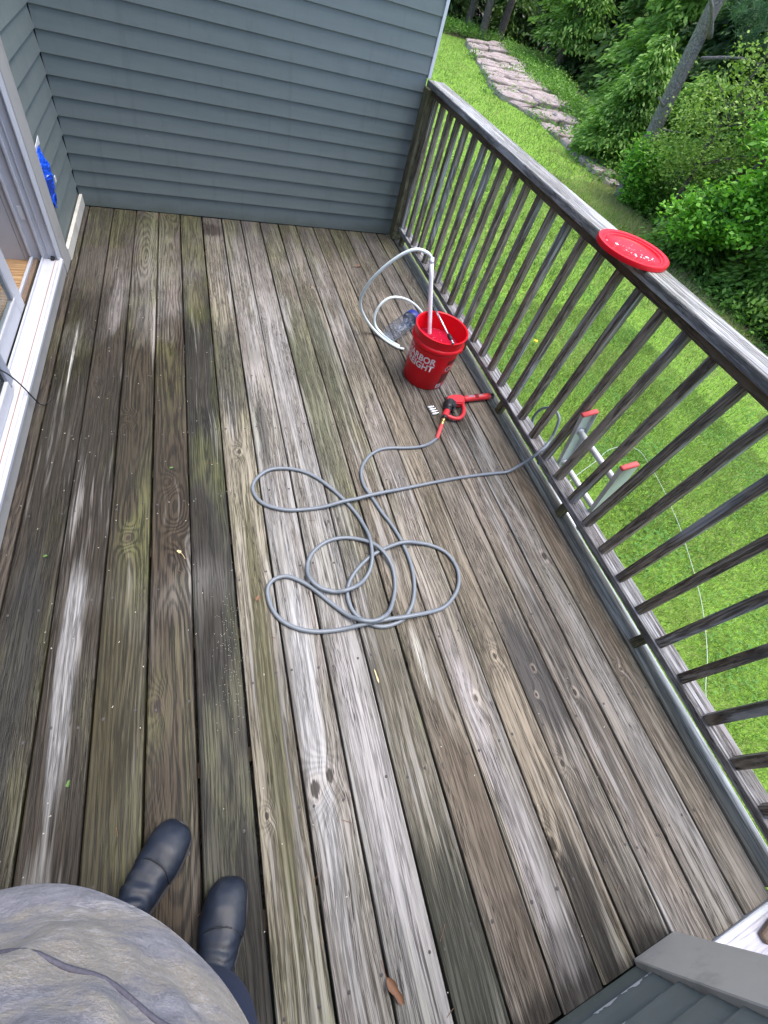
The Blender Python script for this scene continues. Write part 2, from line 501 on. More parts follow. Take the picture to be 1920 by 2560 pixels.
def mesh_mat():
    T = NT('insect_screen')
    x, y, z = T.sep(T.obj())
    a = T.ss(T.m('SINE', T.mul(y, 2600.0)), 0.2, 0.6)
    b = T.ss(T.m('SINE', T.mul(z, 2600.0)), 0.2, 0.6)
    f = T.m('MAXIMUM', a, b)
    d = T.n('ShaderNodeBsdfDiffuse'); d.inputs[0].default_value = (0.05, 0.055, 0.06, 1)
    tr = T.n('ShaderNodeBsdfTransparent')
    mx = T.n('ShaderNodeMixShader'); T.put(mx.inputs[0], T.lin(f, 0, 1, 0.25, 0.8))
    T.t.links.new(tr.outputs[0], mx.inputs[1]); T.t.links.new(d.outputs[0], mx.inputs[2])
    T.t.links.new(mx.outputs[0], T.out.inputs[0])
    return T.mat
M['screen'] = mesh_mat()

def leaf_mat(name, tr=0.35, rough=0.55):
    T = NT(name)
    a = T.n('ShaderNodeAttribute', attribute_name='Col')
    c = a.outputs['Color']
    d = T.n('ShaderNodeBsdfPrincipled'); T.put(d.inputs['Base Color'], c); d.inputs['Roughness'].default_value = rough
    d.inputs['Specular IOR Level'].default_value = 0.3
    t = T.n('ShaderNodeBsdfTranslucent'); T.put(t.inputs[0], T.mix(0.5, c, T.mix(1.0, c, (1.0, 1.25, 0.5, 1), 'MULTIPLY')))
    mx = T.n('ShaderNodeMixShader'); mx.inputs[0].default_value = tr
    T.t.links.new(d.outputs[0], mx.inputs[1]); T.t.links.new(t.outputs[0], mx.inputs[2])
    T.t.links.new(mx.outputs[0], T.out.inputs[0])
    return T.mat
M['leaf'] = leaf_mat('foliage')
M['blade'] = leaf_mat('grass_blade', 0.30, 0.5)

def bark(name, a, b, sc=1.0):
    T = NT(name)
    x, y, z = T.sep(T.obj())
    v = T.vor(T.xyz(T.mul(x, 9.0 * sc), T.mul(y, 9.0 * sc), T.mul(z, 3.0 * sc)), 1.6, 'DISTANCE_TO_EDGE')
    n = T.noise(T.xyz(T.mul(x, 14.0), T.mul(y, 14.0), T.mul(z, 4.0)), 1.0, 4.0, 0.65)
    f = T.m('MULTIPLY', T.ss(v.outputs['Distance'], 0.0, 0.16), T.lin(n, 0.2, 0.8, 0.4, 1.0))
    T.bsdf(T.mix(f, a, b), 0.9, 0.0, T.bump(f, 0.8, 0.04))
    return T.mat
M['bark_pine'] = bark('pine_bark', (0.13, 0.115, 0.11, 1), (0.31, 0.285, 0.28, 1), 2.6)
M['bark_grey'] = bark('grey_bark', (0.06, 0.05, 0.042, 1), (0.21, 0.18, 0.155, 1), 1.5)

def lawn_mat():
    T = NT('lawn_ground')
    p = T.pos()
    x, y, z = T.sep(p)
    n1 = T.noise(T.xyz(x, y, 0.0), 0.55, 4.0, 0.6)
    n2 = T.noise(T.xyz(x, y, 2.0), 7.0, 5.0, 0.7)
    n3 = T.noise(T.xyz(x, y, 5.0), 60.0, 3.0, 0.7)
    c = T.mix(T.ss(n2, 0.3, 0.7), (0.105, 0.215, 0.020, 1), (0.205, 0.370, 0.045, 1))
    c = T.mix(T.ss(n3, 0.35, 0.7, 0.0, 0.6), c, (0.25, 0.42, 0.060, 1))
    c = T.mix(T.ss(n1, 0.56, 0.74, 0.0, 0.45), c, (0.21, 0.21, 0.060, 1))
    T.bsdf(c, 0.85, 0.0, T.bump(T.add(n3, n2), 0.9, 0.03), Specular_IOR_Level=0.2)
    return T.mat
M['lawn'] = lawn_mat()
def floor_mat():
    T = NT('forest_floor')
    n = T.noise(T.pos(), 3.0, 5.0, 0.7)
    n2 = T.noise(T.pos(), 40.0, 3.0, 0.7)
    c = T.mix(n, (0.028, 0.020, 0.013, 1), (0.085, 0.052, 0.034, 1))
    c = T.mix(T.ss(n2, 0.5, 0.7, 0, 0.5), c, (0.14, 0.085, 0.055, 1))
    T.bsdf(c, 0.95, 0.0, T.bump(n2, 0.8, 0.03))
    return T.mat
M['forest_floor'] = floor_mat()
def rock_mat():
    T = NT('pink_rock')
    o = T.pos()
    n = T.noise(o, 1.2, 5.0, 0.6)
    n2 = T.noise(o, 9.0, 5.0, 0.7)
    c = T.mix(T.ss(n, 0.35, 0.65), (0.25, 0.195, 0.185, 1), (0.40, 0.335, 0.32, 1))
    c = T.mix(T.ss(n2, 0.45, 0.7, 0, 0.6), c, (0.50, 0.43, 0.41, 1))
    c = T.mix(T.ss(T.noise(o, 2.6, 4.0), 0.52, 0.68, 0, 0.75), c, (0.16, 0.14, 0.13, 1))
    T.bsdf(c, 0.85, 0.0, T.bump(T.add(n2, T.noise(o, 40.0, 3.0)), 0.8, 0.05))
    return T.mat
M['rock'] = rock_mat()
def jacket_mat():
    T = NT('acid_wash_cotton')
    x, y, z = T.sep(T.obj())
    # brushed, acid-washed cotton: strokes run diagonally round the body
    a = T.add(T.mul(x, 0.75), T.add(T.mul(y, -0.65), T.mul(z, 0.9)))
    b = T.add(T.mul(x, 0.65), T.add(T.mul(y, 0.75), T.mul(z, -0.5)))
    st = T.noise(T.xyz(T.mul(a, 70.0), T.mul(b, 42.0), T.mul(z, 30.0)), 1.0, 4.0, 0.72)
    n = T.noise(T.xyz(T.mul(a, 6.5), T.mul(b, 5.0), z), 1.0, 4.0, 0.60, 0.5)
    n4 = T.noise(T.xyz(T.mul(a, 12.0), T.mul(b, 8.0), T.add(z, 4.0)), 1.0, 5.0, 0.68, 0.6)
    c = T.mix(T.ss(st, 0.25, 0.75), (0.135, 0.131, 0.155, 1), (0.270, 0.262, 0.295, 1))
    tan = T.ss(T.add(n, T.mul(T.sub(st, 0.5), 0.30)), 0.49, 0.62, 0.0, 0.85)
    c = T.mix(tan, c, T.mix(st, (0.155, 0.130, 0.105, 1), (0.385, 0.340, 0.275, 1)))
    pale = T.ss(T.add(n4, T.mul(T.sub(st, 0.5), 0.35)), 0.58, 0.68, 0.0, 0.85)
    c = T.mix(pale, c, (0.44, 0.41, 0.42, 1))
    dk = T.ss(T.add(n4, T.mul(T.sub(st, 0.5), 0.25)), 0.40, 0.28, 0.0, 0.5)
    c = T.mix(dk, c, (0.075, 0.073, 0.105, 1))
    fz = T.noise(T.obj(), 260.0, 2.0, 0.7)
    c = T.mix(T.ss(fz, 0.45, 0.72, 0.0, 0.30), c, (0.40, 0.39, 0.43, 1))
    T.bsdf(c, 0.95, 0.0, T.bump(T.add(fz, T.mul(st, 1.2)), 0.5, 0.003), Sheen_Weight=0.1)
    return T.mat
M['jacket'] = jacket_mat()

# ================================================================== GROUND
GZ = -2.0
rng = np.random.default_rng(7)
random.seed(7)
lawn = mobj('lawn', pyd('lawn', [(-200, -200, GZ), (300, -200, GZ), (300, 300, GZ), (-200, 300, GZ)], [(0, 1, 2, 3)]), M['lawn'])
tag(lawn, kind='structure')
FOREST = [(10.3, -16), (10.9, -3), (11.45, 1.0), (11.75, 2.5), (12.75, 5.0), (13.05, 7.3), (14.1, 10.4), (15.8, 14.2), (17.6, 17.3),
          (19.3, 21.8), (21.7, 28.9), (21.9, 34.6), (17.2, 34.6), (11, 37), (-25, 40), (-60, 160), (200, 160), (200, -80), (14, -80)]
forest_floor = mobj('forest_floor', pyd('forest_floor', [(x, y, GZ + 0.006) for x, y in FOREST], [tuple(range(len(FOREST)))]), M['forest_floor'])
tag(forest_floor, kind='structure')

ud = mobj('under_deck_soil', pyd('under_deck_soil', [(-0.3, -6.0, GZ + 0.008), (2.30, -6.0, GZ + 0.008), (2.30, 0.3, GZ + 0.008), (-0.3, 0.3, GZ + 0.008)], [(0, 1, 2, 3)]), M['forest_floor'])
tag(ud, kind='structure')
def in_poly(px, py, poly):
    ins = np.zeros(len(px), bool)
    n = len(poly)
    for i in range(n):
        x1, y1 = poly[i]; x2, y2 = poly[(i + 1) % n]
        c = ((y1 > py) != (y2 > py)) & (px < (x2 - x1) * (py - y1) / (y2 - y1 + 1e-12) + x1)
        ins ^= c
    return ins
LEDGE = [(18.3, 32.2), (16.2, 25.5), (13.9, 18.9), (14.3, 16.5), (14.5, 15.2), (13.9, 12.6), (13.2, 10.2), (13.5, 9.0), (14.3, 10.4), (15.8, 14.2), (17.5, 17.3), (18.6, 21.0), (21.6, 28.9), (22.6, 35.0)]

def blades(N, xr, yr, hmin, hmax, wmin, wmax, dens_pow=0.0, zb=GZ):
    x = rng.uniform(*xr, N); y = rng.uniform(*yr, N)
    ok = ~in_poly(x, y, FOREST) & ~in_poly(x, y, LEDGE) & ~((x < 2.55) & (y < 0.3) & (y > -6))
    x, y = x[ok], y[ok]
    return x, y
def vnoise(x, y, f, seed):
    r = np.random.default_rng(seed)
    s = np.zeros_like(x)
    for k in range(5):
        a = r.uniform(0, 6.28); ph = r.uniform(0, 6.28, 2)
        s += np.sin((x * math.cos(a) + y * math.sin(a)) * f * (1 + 0.37 * k) + ph[0]) * np.sin((-x * math.sin(a) + y * math.cos(a)) * f * (1 + 0.29 * k) + ph[1])
    return s / 5
def grass_mesh(specs):
    VV, FF, CC = [], [], []
    off = 0
    for N, xr, yr, h0, h1, w0, w1 in specs:
        x, y = blades(N, xr, yr, 0, 0, 0, 0)
        n = len(x)
        dry = np.clip(vnoise(x, y, 1.1, 3) * 1.6 + rng.normal(0, 0.35, n), 0, 1)
        # straw margin along the wood edge
        edge = np.full(n, 1e9)
        for i in range(1, 12):
            (ax, ay), (bx, by) = FOREST[i - 1], FOREST[i]
            t = np.clip(((x - ax) * (bx - ax) + (y - ay) * (by - ay)) / ((bx - ax) ** 2 + (by - ay) ** 2), 0, 1)
            edge = np.minimum(edge, np.hypot(x - ax - t * (bx - ax), y - ay - t * (by - ay)))
        em = np.clip(1.3 - edge / 2.3, 0, 1) * np.clip((12 - y) / 3, 0, 1) * rng.uniform(0.4, 1.0, n)
        lush = np.clip(0.5 + vnoise(x, y, 2.3, 5), 0, 1)
        h = rng.uniform(h0, h1, n) * (0.75 + 0.6 * lush) * (1 + em)
        w = rng.uniform(w0, w1, n)
        a = rng.uniform(0, 6.283, n); lean = rng.uniform(0.2, 1.25, n); b = rng.uniform(0, 6.283, n)
        bx, by = np.cos(a) * w / 2, np.sin(a) * w / 2
        tx, ty = np.cos(b) * np.sin(lean) * h, np.sin(b) * np.sin(lean) * h
        z0 = np.full(n, GZ)
        V = np.empty((n, 3, 3))
        V[:, 0] = np.stack([x - bx, y - by, z0], 1)
        V[:, 1] = np.stack([x + bx, y + by, z0], 1)
        V[:, 2] = np.stack([x + tx, y + ty, z0 + np.cos(lean) * h], 1)
        g1 = np.array([0.100, 0.190, 0.026]); g2 = np.array([0.310, 0.430, 0.115]); st = np.array([0.50, 0.43, 0.23])
        t = np.clip(rng.normal(0.48, 0.26, n) + 0.25 * (0.5 - lush) + 0.38 * vnoise(x, y, 5.5, 21) + 0.25 * vnoise(x, y, 0.8, 23), 0, 1)[:, None]
        c = g1 * (1 - t) + g2 * t
        dd = np.clip(np.where(rng.uniform(0, 1, n) < 0.30 * dry + 0.03, 0.75, 0.0) + np.where(rng.uniform(0, 1, n) < em * 0.85, 0.85, 0), 0, 0.9)[:, None]
        c = c * (1 - dd) + st * dd
        VV.append(V.reshape(-1, 3)); CC.append(np.repeat(c, 3, 0))
        FF.append(np.arange(3 * n).reshape(-1, 3) + off); off += 3 * n
    # clover-like leaves
    n = 70000
    x = rng.uniform(2.6, 10.0, n); y = rng.uniform(-6.0, 4.0, n)
    keep = (vnoise(x, y, 1.7, 11) + rng.normal(0, 0.25, n)) > 0.30
    keep &= ~in_poly(x, y, FOREST)
    x, y = x[keep], y[keep]; n = len(x)
    z = GZ + rng.uniform(0.02, 0.06, n)
    for k in range(3):
        a = rng.uniform(0, 6.283, n) if k == 0 else a + 2.09
        L, W = rng.uniform(0.012, 0.022, n), rng.uniform(0.009, 0.015, n)
        V = np.empty((n, 4, 3))
        ca, sa = np.cos(a), np.sin(a)
        tilt = rng.uniform(-0.4, 0.4, n)
        V[:, 0] = np.stack([x, y, z], 1)
        V[:, 1] = np.stack([x + ca * L * .6 - sa * W / 2, y + sa * L * .6 + ca * W / 2, z + tilt * L * .5], 1)
        V[:, 2] = np.stack([x + ca * L, y + sa * L, z + tilt * L], 1)
        V[:, 3] = np.stack([x + ca * L * .6 + sa * W / 2, y + sa * L * .6 - ca * W / 2, z + tilt * L * .5], 1)
        t = np.clip(rng.normal(0.5, 0.3, n), 0, 1)[:, None]
        c = np.array([0.055, 0.185, 0.030]) * (1 - t) + np.array([0.13, 0.33, 0.06]) * t
        base = np.arange(n)[:, None] * 4 + off
        FF.append(np.concatenate([base + np.array([[0, 1, 2]]), base + np.array([[0, 2, 3]])]))
        VV.append(V.reshape(-1, 3)); CC.append(np.repeat(c, 4, 0)); off += 4 * n
    return np.concatenate(VV), np.concatenate(FF), np.concatenate(CC)
gv, gf, gc = grass_mesh([
    (330000, (2.4, 8.2), (-6.5, 2.0), 0.03, 0.065, 0.0035, 0.007),
    (170000, (2.4, 14.0), (-3.0, 9.0), 0.04, 0.085, 0.007, 0.013),
    (150000, (2.2, 20.0), (2.0, 36.0), 0.06, 0.12, 0.014, 0.028)])
grass = big_mesh('grass', gv, gf, M['blade'], gc)
tag(grass, 'short mown green grass with clover patches and a straw coloured margin', 'grass', kind='stuff')

# ================================================================== HOUSE WALLS
LAP, LAP0, TOPZ = 0.1019, 0.130, 2.75

def lap_boards(parent, axis, a0, a1, face, out, zlist, mat, splits=None):
    """overlapping siding boards; axis = running axis (0: x, 1: y), face = plane coordinate, out = outward sign"""
    rj = np.random.default_rng(int(abs(a0 * 91 + a1 * 37 + face * 53) * 10) + 5)
    for (zb, zt) in zlist:
        runs = [(a0, a1)]
        if a1 - a0 > 1.5 and rj.uniform() < 0.25:
            c = rj.uniform(a0 + 0.4, a1 - 0.4)
            runs = [(a0, c - 0.0009), (c + 0.0009, a1)]
        for (s0, s1) in runs:
            e = rj.normal(0, 0.0007); dz = rj.normal(0, 0.0010)
            f = lambda d: face + out * d
            poly = [(f(0.002), zt), (f(0.006 + e), zt), (f(0.0175 + e), zb + dz + 0.0015), (f(0.0165 + e), zb + dz), (f(0.002), zb + dz)]
            strip_prism('siding_board', poly, axis, s0, s1, mat, parent)
ZL = [(0.004, LAP0 + 0.022)]
z = LAP0
while z < TOPZ:
    ZL.append((z, z + LAP + 0.022)); z += LAP

# far wall (faces the camera)
fw = empty('siding_wall', (1.15, 0.0, 0.0))
tag(fw, 'wide grey green lap siding wall closing the far end of the deck', 'wall')
def under(parent, o):
    o.parent = parent
    o.matrix_parent_inverse = parent.matrix_world.inverted() if parent.matrix_world else Matrix()
    return o
class AtWorld:
    """keep children in world coordinates under a shifted empty"""
def setp(o, parent):
    o.parent = parent
    o.location = Vector(o.location) - Vector(parent.location)
    return o
def lap_set(parent, axis, a0, a1, face, out, zlist=ZL):
    before = set(COL.objects)
    lap_boards(None, axis, a0, a1, face, out, zlist, M['siding'])
    for o in set(COL.objects) - before: setp(o, parent)
lap_set(fw, 0, -0.046, 2.2755, 0.004, -1)
setp(box('wall_core', (-0.3, 0.0045, GZ), (2.2755, 0.30, TOPZ + 0.1), M['siding_dark']), fw)
setp(box('side_cladding', (2.2640, 0.305, GZ), (2.2765, 5.5, TOPZ + 0.1), M['siding']), fw)
setp(box('corner_board', (2.2765, -0.018, 1.133), (2.300, 0.30, TOPZ + 0.1), M['white_trim'], bev=0.002), fw)
setp(box('foundation_panel', (-0.05, -0.006, GZ), (2.2755, 0.0040, -0.045), M['siding']), fw)

# door wall (left)
dw = empty('house_wall', (-0.05, -2.1, 0.0))
tag(dw, 'left house wall in grey green siding round the white sliding door', 'wall')
lap_set(dw, 1, -0.738, -0.012, -0.062, 1)
lap_set(dw, 1, -4.262, -3.06, -0.062, 1)
lap_set(dw, 1, -3.06, -0.738, -0.062, 1, [q for q in ZL if q[0] > 2.24])
setp(box('wall_core', (-0.20, -0.915, GZ), (-0.0615, 0.0, TOPZ + 0.1), M['siding_dark']), dw)
setp(box('wall_core', (-0.20, -4.5, GZ), (-0.0615, -2.905, TOPZ + 0.1), M['siding_dark']), dw)
setp(box('wall_core', (-0.20, -2.904, 2.14), (-0.0615, -0.916, TOPZ + 0.1), M['siding_dark']), dw)
setp(box('wall_core', (-0.20, -2.904, GZ), (-0.0615, -0.916, 0.06), M['siding_dark']), dw)
setp(box('base_trim', (-0.0435, -0.736, 0.003), (-0.024, -0.018, 0.082), M['beige'], bev=0.003), dw)
setp(box('door_casing', (-0.0605, -0.876, 0.004), (-0.030, -0.739, 2.24), M['beige_grey'], bev=0.003), dw)
setp(box('door_casing', (-0.0605, -3.058, 0.004), (-0.030, -2.925, 2.24), M['beige_grey'], bev=0.003), dw)
setp(box('door_casing', (-0.0605, -2.924, 2.12), (-0.030, -0.877, 2.24), M['beige_grey'], bev=0.003), dw)
setp(box('sill_apron', (-0.0605, -2.924, 0.004), (-0.036, -0.8775, 0.092), M['beige_grey'], bev=0.003), dw)

# near wall (behind and beside the photographer)
nw = empty('corner_wall', (0.9, -4.28, 0.0))
tag(nw, 'siding wall with beige corner board at the near end of the deck', 'wall')
zl2 = [(0.004, 0.095)]
z = 0.073
while z < TOPZ:
    zl2.append((z, z + LAP + 0.022)); z += LAP
lap_set(nw, 0, -0.04, 1.703, -4.288, 1, zl2)
setp(box('wall_core', (-0.3, -6.5, GZ), (1.862, -4.2885, TOPZ + 0.1), M['siding_dark']), nw)
setp(box('corner_board', (1.704, -4.288, 0.003), (1.874, -4.258, TOPZ + 0.1), M['beige'], bev=0.003), nw)
setp(box('corner_board', (1.8625, -4.45, -0.2), (1.886, -4.2885, TOPZ + 0.1), M['beige_grey'], bev=0.003), nw)
setp(box('side_cladding', (1.8625, -6.5, GZ), (1.874, -4.452, TOPZ + 0.1), M['siding']), nw)
# chipped white primer along the lap edges
rc_ = np.random.default_rng(12)
for zz, x0, x1, sc_ in ((0.073, 1.49, 1.702, 1.0), (0.175, 1.61, 1.66, 0.5), (0.175, 1.48, 1.52, 0.4), (0.277, 1.55, 1.58, 0.35)):
    V, F = [], []
    n = int((x1 - x0) / 0.0025)
    t = 0.004
    for k in range(n + 1):
        x = x0 + (x1 - x0) * k / n
        t = min(0.011, max(0.0003, t + rc_.normal(0, 0.0016)))
        e = min(1, k / 5, (n - k) / 5) * sc_
        yb = -4.288 + 0.0175 + 0.0016
        V += [(x, yb - 0.0004, zz + 0.0008), (x, yb - t * e * 0.105, zz + 0.0016 + t * e)]
    for k in range(n): F.append((2 * k, 2 * k + 2, 2 * k + 3, 2 * k + 1))
    setp(mobj('chipped_paint', pyd('chipped_paint', V, F), M['white_trim']), nw)

# ------------------------------------------------------------------ sliding door
sd_ = empty('sliding_door', (-0.10, -1.9, 0.10))
tag(sd_, 'white vinyl sliding glass door standing open in the left wall', 'door')
def dbox(name, lo, hi, mat, bev=0.0, par=None):
    return setp(box(name, lo, hi, mat, bev=bev), par or sd_)
M['joist2'] = plain('threshold_wood', (0.17, 0.12, 0.085, 1), 0.8, var=0.3, scale=50)
# frame: sill with nosing and tracks, jambs, head
dbox('sill', (-0.112, -2.90, 0.093), (-0.030, -0.916, 0.116), M['vinyl'], 0.004)
dbox('sill_nosing', (-0.040, -2.90, 0.092), (-0.0225, -0.905, 0.121), M['vinyl'], 0.007)
dbox('track_groove', (-0.0550, -2.90, 0.1165), (-0.0526, -0.917, 0.1185), M['copper'])
dbox('track', (-0.116, -2.90, 0.093), (-0.1085, -0.917, 0.131), M['vinyl'], 0.002)
dbox('dark_channel', (-0.137, -2.90, 0.090), (-0.1165, -0.917, 0.098), M['black_gap'])
dbox('threshold', (-0.158, -2.90, 0.090), (-0.1375, -0.917, 0.112), M['joist2'], 0.002)
dbox('inner_track', (-0.172, -2.90, 0.090), (-0.1585, -0.917, 0.126), M['vinyl'], 0.003)
for y0, y1, s in ((-0.916, -0.877, 1), (-2.924, -2.901, -1)):
    dbox('jamb', (-0.20, y0, 0.094), (-0.036, y1, 2.12), M['vinyl'], 0.002)
for xa, xb in ((-0.046, -0.038), (-0.116, -0.104), (-0.172, -0.160)):
    dbox('jamb_rib', (xa, -0.932, 0.122 if xa > -0.1 else 0.132), (xb, -0.9165, 2.10), M['vinyl'], 0.002)
dbox('jamb_rib', (-0.086, -0.923, 0.122), (-0.080, -0.9165, 2.10), M['vinyl'], 0.001)
dbox('strike_plate', (-0.150, -0.921, 0.33), (-0.128, -0.9165, 0.40), M['white_trim'], 0.002)
dbox('weather_seal', (-0.075, -0.940, 0.1175), (-0.058, -0.9165, 0.133), M['black_gap'], 0.003)
dbox('head', (-0.20, -2.90, 2.10), (-0.036, -0.917, 2.139), M['vinyl'], 0.002)
# sliding panel, slid half open
pa = dbox('panel_frame', (-0.150, -1.46, 0.130), (-0.121, -1.375, 2.09), M['vinyl'], 0.004)
dbox('panel_frame', (-0.150, -2.86, 0.130), (-0.121, -2.79, 2.09), M['vinyl'], 0.004)
dbox('panel_bottom_rail', (-0.1505, -2.789, 0.1305), (-0.1205, -1.461, 0.215), M['vinyl'], 0.004)
dbox('panel_top_rail', (-0.1505, -2.789, 2.01), (-0.1205, -1.461, 2.089), M['vinyl'], 0.004)
dbox('glazing_bead', (-0.1215, -2.788, 0.2155), (-0.117, -1.4615, 0.232), M['vinyl'], 0.001)
dbox('glass_pane', (-0.138, -2.789, 0.216), (-0.133, -1.461, 2.009), M['glass'])
# screen panel in the outer track
sp = empty('screen_door', (-0.08, -2.4, 0.12))
tag(sp, 'grey framed insect screen panel in the outer door track', 'screen door')
def sbox(name, lo, hi, mat, bev=0.0): return setp(box(name, lo, hi, mat, bev=bev), sp)
M['grey_frame'] = plain('grey_frame', (0.30, 0.33, 0.40, 1), 0.45, var=0.08)
sbox('screen_frame', (-0.094, -1.975, 0.150), (-0.070, -1.925, 2.07), M['grey_frame'], 0.003)
sbox('screen_frame', (-0.094, -2.88, 0.150), (-0.070, -2.83, 2.07), M['grey_frame'], 0.003)
sbox('screen_bottom', (-0.0945, -2.829, 0.1205), (-0.0695, -1.976, 0.185), M['vinyl'], 0.003)
sbox('screen_top', (-0.0945, -2.829, 2.02), (-0.0695, -1.976, 2.069), M['grey_frame'], 0.003)
sbox('roller', (-0.092, -2.00, 0.1185), (-0.072, -1.955, 0.149), M['steel'], 0.004)
sbox('screen_mesh', (-0.0825, -2.829, 0.186), (-0.0815, -1.976, 2.019), M['screen'])

# ------------------------------------------------------------------ room behind the door
room = empty('interior_room', (-1.6, -2.0, 0.08)); tag(room, kind='structure')
def rbox(name, lo, hi, mat, bev=0.0): return setp(box(name, lo, hi, mat, bev=bev), room)
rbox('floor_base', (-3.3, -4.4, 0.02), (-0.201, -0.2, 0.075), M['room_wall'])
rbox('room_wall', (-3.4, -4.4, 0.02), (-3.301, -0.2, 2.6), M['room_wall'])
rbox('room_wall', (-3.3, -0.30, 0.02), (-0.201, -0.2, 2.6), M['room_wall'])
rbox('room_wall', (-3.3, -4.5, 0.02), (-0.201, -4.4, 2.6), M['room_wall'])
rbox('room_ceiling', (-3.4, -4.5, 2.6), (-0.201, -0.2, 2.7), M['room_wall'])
M['oak'] = wood('oak_floor', (0.26, 0.15, 0.07, 1), (0.52, 0.34, 0.18, 1), s_amt=0.0, algae=0.0, stain=0.1, crack=0.1, axis=0, across=1, wet=0.5, knots=0.2, bump=0.08, ringF=60)
for k in range(28):
    y0 = -0.62 - k * 0.0875
    rbox('floor_plank', (-2.4, y0 - 0.0865, 0.0755), (-0.175, y0, 0.098), M['oak'], 0.001)
# rounded white moulding inside the opening
mo = []
for k in range(9):
    t = k / 8 * math.pi / 2
    mo.append((-0.255 + 0.055 * math.cos(t) - 0.055, 0))
poly = [(-0.201, -0.915), (-0.201, -0.80), (-0.33, -0.80)] + [(-0.29 - 0.04 * math.cos(t), -0.875 - 0.04 * math.sin(t)) for t in np.linspace(0, math.pi / 2, 7)]
setp(strip_prism('inner_moulding', poly, 2, 0.0985, 2.2, M['vinyl'], None), room)

# ================================================================== DECK
deck = empty('deck', (1.15, -2.1, 0.0)); tag(deck, kind='structure')
PITCH = 0.144
SX = [0.0018, 0.1494, 0.2926, 0.4369, 0.5791, 0.7294, 0.8710, 1.0119, 1.1563, 1.2986, 1.4418, 1.5861, 1.7200, 1.8625, 2.0065, 2.1475, 2.2830]
DB, LB = (0.030, 0.023, 0.015, 1), (0.125, 0.096, 0.064, 1)
SPEC = [  # dark, light, silver, algae, ringF, amp, xoff, wet, crack, knots, stain, ring weight
    ((0.0064, 0.0053, 0.0038, 1), (0.0339, 0.0269, 0.0195, 1), 0.1, 0.25, 90, 0.05, 0.03, 0.68, 0.5, 0.4, 0.6, 0.35),
    ((0.0071, 0.0057, 0.0042, 1), (0.0399, 0.0308, 0.0226, 1), 0.25, 0.3, 85, 0.07, 0.02, 0.68, 0.5, 0.7, 0.5, 0.45),
    ((0.0078, 0.0064, 0.0038, 1), (0.0457, 0.0356, 0.0217, 1), 0.08, 0.45, 80, 0.11, 0.0, 0.5599999999999999, 0.2, 0.8, 0.4, 0.7),
    ((0.0089, 0.0064, 0.0042, 1), (0.0513, 0.0378, 0.0243, 1), 0.08, 0.3, 75, 0.13, 0.01, 0.52, 0.2, 1.0, 0.4, 0.8),
    ((0.006, 0.0057, 0.0046, 1), (0.0269, 0.0247, 0.02, 1), 0.05, 0.4, 110, 0.14, 0.0, 0.6000000000000001, 0.1, 0.5, 0.5, 0.55),
    ((0.0751, 0.0658, 0.0483, 1), (0.2947, 0.2668, 0.2094, 1), 0.45, 0.45, 60, 0.04, 0.05, 0.3, 0.7, 0.7, 0.6, 0.4),
    ((0.0984, 0.0852, 0.0739, 1), (0.3181, 0.294, 0.2739, 1), 0.75, 0.25, 55, 0.05, 0.03, 0.2, 0.7, 0.8, 0.5, 0.3),
    ((0.0922, 0.0821, 0.0724, 1), (0.3103, 0.2893, 0.2708, 1), 0.7, 0.25, 60, 0.03, 0.09, 0.15, 0.8, 0.4, 0.4, 0.25),
    ((0.0587, 0.0529, 0.0389, 1), (0.2369, 0.2182, 0.1773, 1), 0.4, 0.55, 65, 0.05, 0.06, 0.25, 0.8, 0.5, 0.7, 0.25),
    ((0.0633, 0.0528, 0.0404, 1), (0.2589, 0.225, 0.1808, 1), 0.35, 0.35, 70, 0.05, 0.05, 0.2, 0.9, 0.5, 0.6, 0.25),
    ((0.0823, 0.0692, 0.0584, 1), (0.3057, 0.2735, 0.2424, 1), 0.5, 0.25, 70, 0.03, 0.1, 0.15, 1.0, 0.7, 0.5, 0.2),
    ((0.0682, 0.0561, 0.042, 1), (0.2694, 0.2298, 0.1768, 1), 0.25, 0.2, 65, 0.07, 0.02, 0.2, 0.9, 0.9, 0.5, 0.4),
    ((0.0537, 0.0456, 0.0371, 1), (0.2291, 0.1984, 0.1631, 1), 0.3, 0.15, 75, 0.06, 0.04, 0.25, 1.0, 1.0, 0.7, 0.35),
    ((0.0795, 0.0633, 0.0492, 1), (0.296, 0.2532, 0.2091, 1), 0.35, 0.1, 70, 0.05, 0.06, 0.15, 1.0, 0.6, 0.5, 0.25),
    ((0.0827, 0.069, 0.0573, 1), (0.296, 0.2629, 0.2276, 1), 0.45, 0.12, 65, 0.03, 0.08, 0.12, 0.8, 0.4, 0.4, 0.2),
    ((0.0762, 0.0617, 0.0468, 1), (0.2831, 0.2403, 0.1897, 1), 0.2, 0.15, 65, 0.08, 0.0, 0.15, 0.5, 0.6, 0.4, 0.35)]
